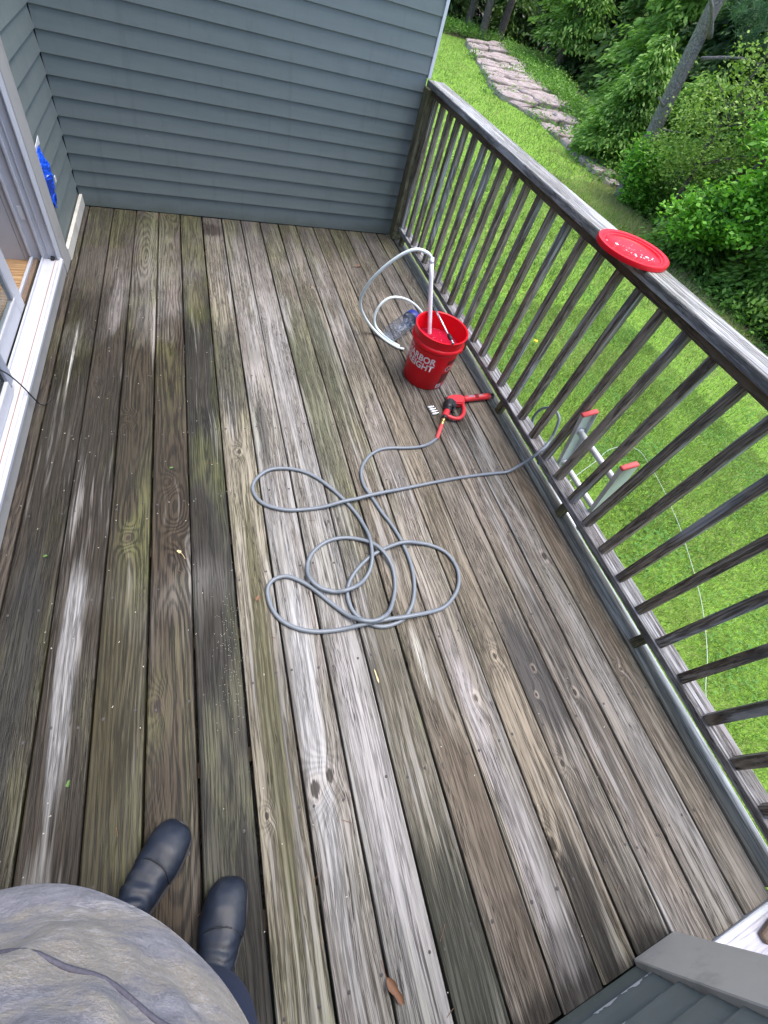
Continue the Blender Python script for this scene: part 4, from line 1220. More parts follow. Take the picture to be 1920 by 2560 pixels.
# shrub in front of the pine foot
cr = broad_crown([(0, 0, 1.0, 1.3, 1.2, 0.9), (0.9, -1.0, 0.9, 1.1, 1.1, 0.8), (1.2, -0.4, 1.9, 0.8, 0.8, 0.6)], 420, 26, 0.11, CED_B, 331, 0.20)
tree('leafy_shrub', (14.0, 7.2, GZ), 'low dark green shrub around the foot of the big trunk', 'shrub', None, straight_trunk(1.6, 0.05, 0.01, seed=11), cr)
cr = broad_crown([(0, 0, 1.15, 0.55, 0.5, 0.55), (0.25, -0.25, 0.55, 0.6, 0.55, 0.5), (-0.15, 0.2, 1.5, 0.25, 0.25, 0.25)], 150, 20, 0.115, MAP, 333, 0.16)
tree('maple_sapling', (12.9, 7.55, GZ), 'bright green leafy sapling at the lawn edge below the big trunk', 'sapling', None, straight_trunk(1.5, 0.03, 0.01, seed=12), cr)
# big leaning pine trunk
limbs = [([(-0.05, -0.05, 3.9), (-0.55, -0.1, 4.35), (-1.0, 0.0, 4.65)], (0.07, 0.02)), ([(0.1, 0, 3.5), (0.7, -0.6, 3.75), (1.2, -1.0, 3.75)], (0.05, 0.015)),
         ([(-0.2, 0, 2.4), (-0.45, 0.1, 2.55)], (0.04, 0.02)), ([(0.2, 0, 1.9), (0.55, -0.35, 2.0)], (0.035, 0.012)), ([(0, 0, 5.5), (1.3, -1.2, 5.9), (2.6, -2.4, 6.0)], (0.08, 0.02)), ([(0, 0, 6.5), (-1.2, 1.0, 7.0), (-2.4, 1.9, 7.2)], (0.08, 0.02))]
tv = trunk_vf([(0.15, -0.1, -0.1), (0.02, 0.02, 1.6), (-0.12, 0.14, 3.2), (-0.30, 0.34, 6.0), (-0.5, 0.55, 10.0)], [0.26, 0.195, 0.18, 0.16, 0.12], 20, limbs)
r_ = np.random.default_rng(9)
def needle_clumps(spots, n, seed):
    r = np.random.default_rng(seed)
    C, A, T = [], [], []
    for (x, y, z, R) in spots:
        for k in range(n):
            c = np.array([x, y, z]) + r.normal(0, 1, 3) * R * np.array([1, 1, .45])
            d = r.normal(0, 1, (26, 3)); d[:, 2] += 0.3; d /= np.linalg.norm(d, axis=1)[:, None]
            C.append(c + d * 0.09); A.append(d * 2.5); T.append(np.clip(r.normal(.5, .2) + r.normal(0, .1, 26), 0, 1))
    C = np.concatenate(C); A = np.concatenate(A); T = np.concatenate(T)
    V, F = leaf_cloud(C, 0.18, 0.10, 0.5, None, None, seed, 0.0, A)
    return V, F, np.repeat(pick(PIN, T), 4, 0)
nd = needle_clumps([(1.3, -0.2, 4.35, .42), (1.9, -0.7, 4.25, .40), (0.9, 0.2, 4.7, .35), (2.2, -2.2, 6.1, .5), (-2.2, 1.8, 7.3, .5), (0, 0, 9.5, 1.2), (1.6, -0.9, 4.7, .35)], 60, 91)
tree('pine_tree', (13.05, 8.1, GZ), 'big grey pine trunk leaning past the shrubs with soft needle tufts', 'tree', None, tv, nd, 'bark_pine')
# sparse yellow green tree at right
lb = []
for k in range(9):
    a = r_.uniform(0, 6.28); z = r_.uniform(1.2, 3.2); L = r_.uniform(.7, 1.3)
    lb.append(([(0, 0, z), (math.cos(a) * L * .5, math.sin(a) * L * .5, z + .35), (math.cos(a) * L, math.sin(a) * L, z + .6)], (0.025, 0.006)))
tv = trunk_vf([(0, 0, -.1), (0.05, 0.1, 1.2), (-.05, .2, 2.6), (0, .25, 4.2)], [0.06, 0.05, 0.04, 0.015], 8, lb)
cr = broad_crown([(0, 0.2, 2.5, 1.25, 1.25, 1.0), (0.3, 0.3, 3.6, 0.9, 0.9, 0.7), (-.2, .6, 1.7, .8, .8, .5)], 300, 15, 0.085, YEL, 341, 0.17)
tree('young_tree', (12.6, 5.7, GZ), 'sparse yellow green young tree to the right of the big trunk', 'tree', None, tv, cr)
# bright maple boughs at the right edge
cr = broad_crown([(0, 0, 1.5, .95, .95, .55), (.35, -.5, 2.1, .7, .7, .45), (-.3, .5, 1.1, .7, .7, .4), (.2, -.8, 2.75, .5, .5, .3)], 300, 22, 0.12, MAP, 351, 0.17)
tv = trunk_vf([(0.35, 1.0, -.1), (0.35, 0.85, .6), (.2, .4, 1.3), (0, 0, 2.1), (.1, -.2, 3.0)], [0.07, 0.065, 0.055, 0.04, 0.015], 9)
tree('maple_tree', (11.75, 3.45, GZ), 'bright green maple boughs hanging at the right edge of the wood', 'tree', None, tv, cr)
cr = broad_crown([(0, 0, 2.6, .7, .8, .5), (.2, -.5, 3.1, .6, .6, .4), (-.2, .6, 2.0, .5, .5, .35)], 170, 20, 0.13, MAP, 353, 0.19)
tv = trunk_vf([(0.5, .3, -.1), (0.45, 0.25, 1.0), (.2, .1, 2.0), (0, 0, 3.1)], [0.06, 0.05, 0.04, 0.015], 8)
tree('maple_tree', (11.9, 2.75, GZ), 'light green maple sapling reaching above the boughs at the right edge', 'tree', None, tv, cr)
# low evergreens along the lawn margin at right
for (x, y, h, R, sd_i, cols, lab) in ((12.3, 4.15, 1.5, 1.1, 361, CED_B, 'dark low evergreen at the lawn margin left of the maple boughs'),
                                      (12.6, 2.1, 2.0, 1.25, 362, CED_B, 'feathery low evergreen below the maple boughs at the right edge'),
                                      (12.3, 0.2, 2.2, 1.3, 363, CED, 'evergreen shrub beyond the railing cap at the right edge'),
                                      (14.3, 5.2, 2.6, 1.4, 364, CED, 'dark evergreen shrub behind the sparse young tree'),
                                      (14.2, 3.0, 3.2, 1.5, 365, HEM, 'deep green conifer behind the maple boughs')):
    cr = conifer_crown(0.05, h, R, sd_i, cols, nb=100, per=150, size=0.16, aspect=0.42, droop=0.15, shape=0.6)
    tree('evergreen_shrub', (x, y, GZ), lab, 'shrub', None, straight_trunk(h * .85, 0.06, 0.01, seed=sd_i), cr)
tv = trunk_vf([(0, 0, -.1), (0.0, -.02, .7), (.1, -.1, 1.4), (.35, -.3, 2.6)], [0.085, 0.075, 0.07, 0.05], 10)
cr = broad_crown([(.5, -.4, 2.9, .8, .8, .5)], 90, 18, 0.11, MAP, 371, 0.17)
tree('leaning_sapling', (12.2, 4.55, GZ), 'thin grey leaning stem rising from the lawn margin', 'tree', None, tv, cr)
# small yellowish shrub at the ledge foot
cr = broad_crown([(0, 0, .45, .42, .42, .40), (.1, .1, .85, .25, .25, .2)], 90, 16, 0.075, YEL, 381, 0.11)
tree('small_shrub', (14.35, 11.6, GZ), 'small yellowish shrub at the foot of the ledge', 'shrub', None, straight_trunk(.8, 0.02, 0.005, seed=14), cr)
# undergrowth along the far side of the ledge
P, S = [], []
ru = np.random.default_rng(15)
for k in range(640):
    t = ru.uniform(0, 1)
    q = along(RB_, t * 0.93)
    dirn = np.array([0.85, -0.5])
    w = ru.uniform(-0.75, 2.6) * (1.15 - 0.7 * t)
    p = q + dirn * w
    P.append((p[0], p[1], GZ + ru.uniform(.10, .50) * (1.25 - .6 * t)))
for k in range(160):                                              # ferny band at the far lawn corner
    P.append((ru.uniform(14, 23), ru.uniform(34.6, 37), GZ + ru.uniform(.1, .7)))
for k in range(170):                                              # scrub along the right margin
    t = ru.uniform(0, 1)
    i = ru.integers(1, 6)
    a, b = np.array(FOREST[i]), np.array(FOREST[i + 1])
    p = a * (1 - t) + b * t + np.array([ru.uniform(-.1, 1.2), 0])
    P.append((p[0], p[1], GZ + ru.uniform(.05, .35)))
for k in range(36):                                               # tufts in the ledge joints and over its lawn edge
    t = ru.uniform(0, 1)
    f = ru.uniform(0, 1) if k % 2 else ru.uniform(-.04, .05)
    tj = ts[ru.integers(4, len(ts) - 1)] if k % 2 else t
    p = along(LB_, tj) * (1 - f) + along(RB_, tj) * f
    P.append((p[0] + ru.normal(0, .1), p[1] + ru.normal(0, .1), GZ + ru.uniform(.10, .24)))
P = np.array(P)
idx = np.repeat(np.arange(len(P)), 46)
C = P[idx] + ru.normal(0, 1, (len(idx), 3)) * np.array([.24, .24, .15])
C[:, 2] = np.maximum(C[:, 2], GZ + 0.02)
V, F = leaf_cloud(C, 0.13, 0.45, 0.8, None, None, 16, -0.25)
cc = pick([(0.055, 0.140, 0.020), (0.110, 0.250, 0.035), (0.180, 0.350, 0.060), (0.25, 0.42, 0.10)], ru.normal(.5, .22, len(P))[idx] + ru.normal(0, .15, len(idx)))
ug = big_mesh('undergrowth', V, F, M['leaf'], np.repeat(cc, 4, 0))
tag(ug, 'bright green weeds and ferns between rock ledge and wood', 'undergrowth', kind='stuff')

# ================================================================== OBJECTS ON THE DECK
# ------------------------------------------------------------------ bucket
BX, BY = 1.938, -1.825
bucket = empty('bucket', (BX, BY, 0.001))
tag(bucket, 'open red plastic bucket with white lettering standing on the deck', 'bucket')
prof = [(0.0, 0.004), (0.118, 0.004), (0.126, 0.0), (0.1305, 0.006), (0.1425, 0.262), (0.1435, 0.283), (0.1535, 0.288), (0.1570, 0.294), (0.1570, 0.303), (0.1535, 0.309), (0.1470, 0.313),
        (0.1475, 0.322), (0.1500, 0.360), (0.1545, 0.363), (0.1555, 0.367), (0.1545, 0.371), (0.1480, 0.3715), (0.1445, 0.369), (0.1430, 0.360), (0.1395, 0.290), (0.1270, 0.012), (0.0, 0.010)]
lathe('body', prof, M['red'], bucket, 72)
lathe('liquid', [(0.0, 0.262), (0.10, 0.262), (0.1370, 0.2625), (0.1376, 0.264)], M['liquid'], bucket, 60)
for z0 in (0.271,):
    lathe('ridge', [(0.1433, z0 - .003), (0.1452, z0), (0.1433, z0 + .003)], M['red'], bucket, 60)
def brad(z): return 0.1305 + (z - 0.006) * (0.1425 - 0.1305) / 0.256 + 0.0007
def wrap_patch(name, a0, a1, z0, z1, mat, off=0.0, n=10):
    V, F = [], []
    for k in range(n + 1):
        a = math.radians(a0 + (a1 - a0) * k / n)
        for z in (z0, z1):
            r = brad(z) + off
            V.append((r * math.cos(a), r * math.sin(a), z))
    for k in range(n): F.append((2 * k, 2 * k + 2, 2 * k + 3, 2 * k + 1))
    return mobj(name, pyd(name, V, F), mat, bucket)
def text_mesh(body, size, bold):
    cu = bpy.data.curves.new('lettering', 'FONT')
    cu.body = body; cu.size = size; cu.offset = bold; cu.align_x = 'LEFT'; cu.resolution_u = 4
    cu.space_character = 1.03
    ob = bpy.data.objects.new('lettering', cu); COL.objects.link(ob)
    bpy.context.view_layer.update()
    me = bpy.data.meshes.new_from_object(ob.evaluated_get(bpy.context.evaluated_depsgraph_get()))
    bpy.data.objects.remove(ob, do_unlink=True)
    bm = bmesh.new(); bm.from_mesh(me)
    for k in range(1, 30):
        bmesh.ops.bisect_plane(bm, geom=bm.verts[:] + bm.edges[:] + bm.faces[:], plane_co=(k * size * 0.18, 0, 0), plane_no=(1, 0, 0))
    bm.to_mesh(me); bm.free()
    return me
def wrap_text(body, a0, a1, zb, zt, mat, bold=0.012):
    me = text_mesh(body, 1.0, bold)
    v = np.array([q.co[:] for q in me.vertices])
    lo, hi = v.min(0), v.max(0)
    for q in me.vertices:
        fx = (q.co.x - lo[0]) / (hi[0] - lo[0]); fz = (q.co.y - lo[1]) / (hi[1] - lo[1])
        a = math.radians(a0 + (a1 - a0) * fx); z = zb + (zt - zb) * fz
        r = brad(z) + 0.0008
        q.co = (r * math.cos(a), r * math.sin(a), z)
    me.update()
    return mobj('lettering', me, mat, bucket)
wrap_text('HARBOR', 167, 253, 0.197, 0.243, M['print_white'], 0.031)
wrap_text('FREIGHT', 167, 252, 0.146, 0.192, M['print_white'], 0.031)
for z0, z1, a1 in ((0.252, 0.2555, 186), (0.2575, 0.261, 182)):
    wrap_patch('lettering_bar', 160, a1, z0, z1, M['print_white'], 0.0006)
wrap_patch('warning_panel', 284, 316, 0.205, 0.236, M['dark_red'], 0.0005)
wrap_patch('warning_panel', 282, 316, 0.055, 0.135, M['dark_red'], 0.0005)
wrap_patch('bar_label', 279, 294, 0.018, 0.050, M['print_white'], 0.0005)
wrap_patch('bar_mark', 283, 290, 0.024, 0.044, M['black'], 0.0010)
wrap_patch('bar_mark_centre', 284.5, 288.5, 0.028, 0.040, M['print_white'], 0.0015)
V, F = [], []
ac, zc = math.radians(293), 0.172
def ringpt(u, v):
    a = ac + u / 0.14; r = brad(zc + v) + 0.0009
    return (r * math.cos(a), r * math.sin(a), zc + v)
for k in range(24):
    t = 6.2832 * k / 24
    V += [ringpt(0.021 * math.cos(t), 0.021 * math.sin(t)), ringpt(0.0175 * math.cos(t), 0.0175 * math.sin(t))]
for k in range(24):
    j = (k + 1) % 24
    F.append((2 * k, 2 * j, 2 * j + 1, 2 * k + 1))
b = len(V)
V += [ringpt(-.0135, .0115), ringpt(-.0115, .0135), ringpt(.0135, -.0115), ringpt(.0115, -.0135)]
F.append((b, b + 1, b + 2, b + 3))
mobj('warning_symbol', pyd('warning_symbol', V, F), M['print_white'], bucket)
V, F = [], []
for k in range(20):
    t = 6.2832 * k / 20; V.append(ringpt(0.0175 * math.cos(t), 0.0175 * math.sin(t)))
me = pyd('warning_disc', [(v[0] * .9985, v[1] * .9985, v[2]) for v in V], [tuple(range(20))])
mobj('warning_disc', me, M['dark_red'], bucket)
# wire bail hanging down the far right side
a0 = math.radians(318)
pp = []
for k in range(17):
    t = math.pi * k / 16
    a = a0 + t
    R = 0.1515 + 0.012 * math.sin(t)
    pp.append((R * math.cos(a), R * math.sin(a), 0.276 - 0.10 * math.sin(t)))
tube('bail_handle', catmull(pp, 3), 0.0019, M['steel'], bucket, 6)
for a in (a0, a0 + math.pi):
    o = box('bail_ear', (-.012, -.010, -.012), (.012, .010, .012), M['red'], bucket, bev=.004)
    o.location = (0.146 * math.cos(a), 0.146 * math.sin(a), 0.277); o.rotation_euler = (0, 0, a)

# ------------------------------------------------------------------ siphon tube and clear hose
SIPHON = [(1.858,-1.604,0.652),(1.827,-1.600,0.681),(1.767,-1.585,0.689),(1.706,-1.565,0.649),(1.640,-1.535,0.559),(1.590,-1.500,0.449),(1.568,-1.468,0.343),(1.570,-1.446,0.272),(1.594,-1.428,0.202),(1.642,-1.412,0.122),(1.694,-1.410,0.058),(1.741,-1.432,0.020),(1.787,-1.499,0.011),(1.841,-1.563,0.011),(1.883,-1.585,0.011)]
SIPHON2 = [(1.862,-1.553,0.0105),(1.815,-1.500,0.011),(1.772,-1.430,0.016),(1.736,-1.386,0.045),(1.721,-1.370,0.104),(1.738,-1.360,0.174),(1.780,-1.352,0.224),(1.834,-1.350,0.242),(1.906,-1.358,0.236),(1.985,-1.370,0.200),(2.055,-1.400,0.140),(2.095,-1.46,0.06),(2.10,-1.53,0.013),(2.08,-1.60,0.011)]
si = empty('siphon_pump', (1.93, -1.74, 0.02))
tag(si, 'white siphon tube standing in the red bucket with looping translucent hose', 'siphon')
A, B = np.array([1.968, -1.817, 0.022]), np.array([1.858, -1.604, 0.652])
ax = (B - A) / np.linalg.norm(B - A)
setp(tube('rigid_tube', [A + ax * t for t in np.linspace(0, np.linalg.norm(B - A) + 0.004, 8)], 0.0125, M['pvc'], None, 18), si)
setp(tube('tube_collar', [B - ax * 0.02, B - ax * 0.01, B + ax * .008], 0.0138, M['pvc'], None, 18), si)
P = [B - ax * 0.05, B - ax * 0.02] + [np.array(p) for p in SIPHON]
setp(tube('long_hose', catmull(P, 6), 0.0093, M['hose_clear'], None, 12), si)
si2 = tube('clear_hose', catmull(SIPHON2, 6), 0.0085, M['hose_clear'], None, 12)
tag(si2, 'short loop of translucent hose arching behind the red bucket', 'hose')

# ------------------------------------------------------------------ spray wand across the bucket mouth
wa = empty('spray_wand', (1.938, -1.75, 0.38))
tag(wa, 'thin steel spray wand with black grip laid across the bucket rim', 'spray wand')
def seg_tube(name, a, b, r, mat, par, seg=14, taper=None):
    a, b = np.array(a, float), np.array(b, float)
    n = 2 if taper is None else len(taper)
    P = [a + (b - a) * t for t in np.linspace(0, 1, max(n, 2))]
    o = tube(name, P, r if taper is None else np.array(taper), mat, None, seg)
    if par is not None: setp(o, par)
    return o
seg_tube('rod', (1.952, -1.50, 0.392), (1.937, -1.915, 0.3795), 0.0062, M['steel'], wa)
seg_tube('grip', (1.9372, -1.905, 0.3835), (1.9358, -1.952, 0.3835), 0.011, M['black'], wa, 14, [.008, .0115, .0115, .0115, .0085])
seg_tube('coupler', (1.9358, -1.950, 0.383), (1.9350, -1.982, 0.381), 0.0075, M['steel'], wa, 14, [.006, .0065, .0088, .0088, .006, .0085, .0085])
seg_tube('coupler_bore', (1.9350, -1.9815, 0.3811), (1.9350, -1.9832, 0.381), 0.005, M['black'], wa)

# ------------------------------------------------------------------ clear bottle with blue cap lying behind the bucket
bo = empty('clear_bottle', (1.803, -1.490, 0.0605))
tag(bo, 'clear plastic bottle with blue cap lying on its side behind the bucket', 'bottle')
dirv = Vector((2.045 - 1.803, -1.297 + 1.490, 0.0)).normalized()
q = dirv.to_track_quat('Z', 'Y').to_euler()
prof = [(0.0, 0.002), (0.046, 0.0), (0.054, 0.005), (0.056, 0.02), (0.0585, 0.20), (0.058, 0.235), (0.050, 0.255), (0.047, 0.262), (0.0455, 0.262), (0.048, 0.253), (0.0565, 0.233), (0.057, 0.20), (0.0545, 0.022), (0.052, 0.008), (0.0, 0.006)]
lathe('bottle_body', prof, M['clear'], bo, 40, rot=q)
lathe('cap', [(0.0, 0.302), (0.050, 0.302), (0.0555, 0.297), (0.0565, 0.250), (0.0545, 0.247), (0.050, 0.248), (0.050, 0.256)], M['blue_cap'], bo, 40, rot=q)

# ------------------------------------------------------------------ pressure washer gun
gun = empty('spray_gun', (2.0, -2.12, 0.002))
tag(gun, 'red and black pressure washer gun lying with its barrel under the railing', 'spray gun')
def gp(name, *a, **k):
    o = a[0]; setp(o, gun); return o
ZC = 0.026
def plate(name, pts, z0, z1, mat, bev=0.006):
    bm = bmesh.new()
    vs_ = [bm.verts.new((x, y, z0)) for x, y in pts]
    f = bm.faces.new(vs_)
    r = bmesh.ops.extrude_face_region(bm, geom=[f])
    for v in r['geom']:
        if isinstance(v, bmesh.types.BMVert): v.co.z = z1
    bmesh.ops.recalc_face_normals(bm, faces=bm.faces)
    bmesh.ops.bevel(bm, geom=bm.edges[:], offset=bev, segments=2, affect='EDGES')
    me = bm_mesh(name, bm, True); me.set_sharp_from_angle(angle=math.radians(50))
    return setp(mobj(name, me, mat), gun)
plate('receiver', [(1.980, -2.105), (1.978, -2.072), (2.003, -2.050), (2.040, -2.040), (2.082, -2.043), (2.108, -2.056), (2.102, -2.086), (2.092, -2.112), (2.066, -2.118), (2.030, -2.112)], 0.005, 0.050, M['red_gun'], 0.007)
tube_ = lambda name, P, r, mat, seg=14: setp(tube(name, catmull(P, 5), r, mat, None, seg), gun)
tube_('lower_handle', [(1.932, -2.190, ZC), (1.950, -2.166, ZC), (1.972, -2.140, ZC)], 0.0185, M['red_gun'])
tube_('grip', [(1.962, -2.152, ZC), (1.975, -2.135, ZC), (1.990, -2.112, ZC)], 0.0215, M['black'])
tube_('overmold', [(1.974, -2.137, ZC + .002), (1.988, -2.112, ZC + .002), (1.996, -2.086, ZC + .002), (2.002, -2.058, ZC)], np.interp(np.linspace(0, 1, 16), [0, .15, .6, 1], [.020, .0275, .0275, .018]), M['black'])
plate('side_cover', [(1.976, -2.120), (1.992, -2.068), (2.022, -2.078), (2.034, -2.108), (2.016, -2.140), (1.996, -2.146)], 0.010, 0.0545, M['black'], 0.006)
for k in range(3):
    gx, gy = 1.998 + 0.009 * k, -2.118 + 0.012 * k
    plate('grip_groove', [(gx - .006, gy - .004), (gx + .012, gy - .016), (gx + .0135, gy - .013), (gx - .0045, gy - .001)], 0.054, 0.0555, M['rubber_dark'], 0.0004)
tube_('trigger_guard', [(2.090, -2.086, ZC), (2.084, -2.120, ZC), (2.071, -2.158, ZC), (2.050, -2.190, ZC), (2.018, -2.212, ZC), (1.985, -2.212, ZC), (1.957, -2.196, ZC), (1.938, -2.180, ZC)], 0.0115, M['red_gun'])
tube_('trigger', [(2.040, -2.108, ZC), (2.020, -2.128, ZC), (2.004, -2.150, ZC), (2.000, -2.168, ZC)], np.interp(np.linspace(0, 1, 16), [0, 1], [.010, .006]), M['black'])
tube_('barrel_stub', [(2.095, -2.066, ZC), (2.112, -2.065, ZC), (2.124, -2.064, ZC)], 0.010, M['steel'])
tube_('barrel_shroud', [(2.108, -2.065, ZC), (2.15, -2.0625, ZC), (2.22, -2.058, ZC), (2.300, -2.053, ZC)], np.interp(np.linspace(0, 1, 16), [0, .08, .9, 1], [.015, .0185, .0205, .0200]), M['red_gun'], 18)
for x0, x1 in ((2.140, 2.180), (2.212, 2.250)):
    plate('shroud_slot', [(x0, -2.0665 + (x0 - 2.15) * .07), (x1, -2.0665 + (x1 - 2.15) * .07), (x1, -2.0575 + (x1 - 2.15) * .07), (x0, -2.0575 + (x0 - 2.15) * .07)], 0.042, 0.0468, M['steel'], 0.001)
for k in range(3):
    x0 = 2.187 + .0085 * k
    plate('shroud_rib', [(x0, -2.073), (x0 + .004, -2.073), (x0 + .004, -2.046), (x0, -2.046)], 0.038, 0.0478, M['dark_red'], 0.001)
tube_('muzzle', [(2.298, -2.053, ZC), (2.312, -2.052, ZC), (2.326, -2.051, ZC)], 0.0175, M['black'], 16)
tube_('swivel_collar', [(1.938, -2.182, ZC - .002), (1.930, -2.192, ZC - .003), (1.922, -2.202, ZC - .004)], 0.0155, M['black'])
tube_('brass_coupling', [(1.924, -2.200, ZC - .004), (1.912, -2.216, ZC - .007), (1.900, -2.233, ZC - .010), (1.888, -2.250, ZC - .012)], np.repeat([.009, .0118, .0125, .0085, .0125, .012, .0085, .009], 2), M['brass'], 12)

# ------------------------------------------------------------------ pressure hose
HOSE = [(1.835,-2.328,0.009),(1.765,-2.364,0.009),(1.695,-2.377,0.009),(1.607,-2.373,0.009),(1.548,-2.366,0.009),(1.478,-2.372,0.009),(1.419,-2.402,0.009),(1.373,-2.449,0.009),(1.347,-2.502,0.009),(1.342,-2.565,0.009),(1.353,-2.611,0.009),(1.369,-2.664,0.009),(1.388,-2.730,0.009),(1.413,-2.795,0.009),(1.430,-2.860,0.009),(1.437,-2.907,0.009),(1.442,-2.967,0.009),(1.438,-3.030,0.009),(1.425,-3.088,0.009),(1.404,-3.136,0.009),(1.378,-3.172,0.009),(1.337,-3.204,0.009),(1.281,-3.215,0.009),(1.231,-3.209,0.009),(1.188,-3.184,0.009),(1.154,-3.146,0.009),(1.140,-3.104,0.009),(1.142,-3.055,0.009),(1.167,-3.008,0.009),(1.214,-2.964,0.009),(1.280,-2.925,0.009),(1.349,-2.905,0.009),(1.425,-2.897,0.009),(1.490,-2.904,0.009),(1.559,-2.925,0.009),(1.619,-2.971,0.009),(1.643,-3.035,0.009),(1.634,-3.097,0.009),(1.597,-3.151,0.009),(1.527,-3.195,0.009),(1.445,-3.205,0.009),(1.351,-3.203,0.009),(1.267,-3.195,0.009),(1.192,-3.193,0.009),(1.124,-3.190,0.009),(1.054,-3.184,0.009),(0.986,-3.171,0.009),(0.923,-3.143,0.009),(0.873,-3.100,0.009),(0.847,-3.046,0.009),(0.842,-2.985,0.009),(0.862,-2.952,0.009),(0.896,-2.941,0.009),(0.937,-2.950,0.009),(1.001,-3.000,0.009),(1.075,-3.090,0.009),(1.133,-3.157,0.009),(1.175,-3.185,0.009),(1.223,-3.193,0.009),(1.273,-3.176,0.009),(1.314,-3.129,0.009),(1.345,-3.065,0.009),(1.353,-2.985,0.009),(1.321,-2.904,0.009),(1.265,-2.851,0.009),(1.188,-2.822,0.009),(1.106,-2.826,0.009),(1.039,-2.865,0.009),(1.008,-2.917,0.009),(1.006,-2.975,0.009),(1.040,-3.022,0.009),(1.097,-3.046,0.009),(1.140,-3.051,0.009),(1.195,-3.037,0.009),(1.246,-2.998,0.009),(1.276,-2.942,0.009),(1.290,-2.865,0.009),(1.287,-2.796,0.009),(1.270,-2.723,0.009),(1.237,-2.652,0.009),(1.189,-2.574,0.009),(1.130,-2.500,0.009),(1.067,-2.452,0.009),(0.992,-2.426,0.009),(0.921,-2.426,0.009),(0.866,-2.460,0.009),(0.838,-2.510,0.009),(0.850,-2.569,0.009),(0.890,-2.614,0.009),(0.965,-2.647,0.009),(1.051,-2.658,0.009),(1.141,-2.660,0.009),(1.237,-2.651,0.009),(1.345,-2.640,0.009),(1.483,-2.625,0.009),(1.654,-2.609,0.009),(1.835,-2.598,0.009),(1.976,-2.596,0.009),(2.081,-2.598,0.009),(2.150,-2.600,0.012),(2.210,-2.592,0.040),(2.245,-2.590,0.075),(2.270,-2.589,0.112),(2.285,-2.586,0.128),(2.305,-2.577,0.142),(2.325,-2.569,0.144),(2.360,-2.552,0.142),(2.390,-2.530,0.142),(2.410,-2.513,0.163),(2.420,-2.502,0.183),(2.430,-2.473,0.246),(2.435,-2.449,0.265),(2.440,-2.404,0.262),(2.445,-2.359,0.236),(2.450,-2.320,0.188),(2.455,-2.300,0.123),(2.460,-2.307,0.064),(2.465,-2.341,0.029),(2.470,-2.386,0.018),(2.475,-2.451,0.015)]
hp = catmull([np.array(p) for p in HOSE], 6)
HR = 0.0082
flat = hp[:, 0] < 2.13
hp[flat, 2] = HR + 0.0008
low = ~flat
hp[low, 2] = np.maximum(hp[low, 2], 0.0)
n = len(hp)
lift = np.zeros(n)
for i in range(n):
    if hp[i, 0] > 2.1: break
    j = np.arange(0, max(0, i - 14))
    if len(j):
        d = np.hypot(hp[j, 0] - hp[i, 0], hp[j, 1] - hp[i, 1])
        k = j[d < 0.017]
        if len(k): lift[i] = max(lift[i], (lift[k].max() + 2.05 * HR) * 1.0)
kern = np.exp(-0.5 * (np.arange(-12, 13) / 4.0) ** 2)
lm = lift.copy()
for i in range(n):
    lo, hi = max(0, i - 12), min(n, i + 13)
    lm[i] = (lift[lo:hi] * kern[12 - (i - lo):12 + (hi - i)]).max()
hp[:, 2] += lm
# bottom rail: the hose climbs over it
def over_rail(p):
    x = p[0]
    return p
tail = [(2.475, -2.46, 0.03), (2.49, -2.50, -0.12), (2.52, -2.52, -0.6), (2.60, -2.50, -1.3), (2.75, -2.40, -1.85), (3.05, -2.2, GZ + 0.02), (3.6, -2.3, GZ + 0.015)]
hp = np.vstack([hp[:-2], catmull([hp[-3]] + [np.array(p) for p in tail], 6)[1:]])
ph = empty('pressure_hose', (1.823, -2.335, 0.01))
tag(ph, 'long grey pressure washer hose lying in loose coils across the deck', 'hose')
setp(tube('hose', hp, HR, M['hose_grey'], None, 10), ph)
setp(tube('strain_relief', catmull([(1.893, -2.243, 0.016), (1.872, -2.272, 0.014), (1.850, -2.303, 0.012), (1.828, -2.334, 0.0105)], 5), np.interp(np.linspace(0, 1, 16), [0, .1, 1], [.0095, .0115, .0098]), M['red_rubber'], None, 12), ph)

# ------------------------------------------------------------------ spray nozzles
for k, ((x0, y0), (x1, y1), lab) in enumerate((((1.862, -2.100), (1.906, -2.095), 'small white spray nozzle farthest from the camera in the row of four'),
                                          ((1.866, -2.118), (1.911, -2.112), 'second small white nozzle from the bucket in the row of four'),
                                          ((1.869, -2.135), (1.914, -2.129), 'third small white nozzle from the bucket in the row of four'),
                                          ((1.871, -2.153), (1.916, -2.146), 'small white spray nozzle nearest the camera in the row of four'))):
    nz = empty('spray_nozzle', (x0, y0, 0.008)); tag(nz, lab, 'nozzle', 'spray nozzles in a row on the deck')
    a, b = np.array([x0, y0, 0.0085]), np.array([x1, y1, 0.0085])
    f = lambda t: a + (b - a) * t
    seg_tube('tip', f(0), f(.42), 0.0065, M['nozzle'], nz, 12, [.0062, .0068, .0068])
    seg_tube('collar', f(.40), f(.62), 0.0080, M['nozzle'], nz, 6)
    seg_tube('plug', f(.60), f(1), 0.006, M['steel'], nz, 12, [.0058, .0058, .0046, .0064, .0064, .005])

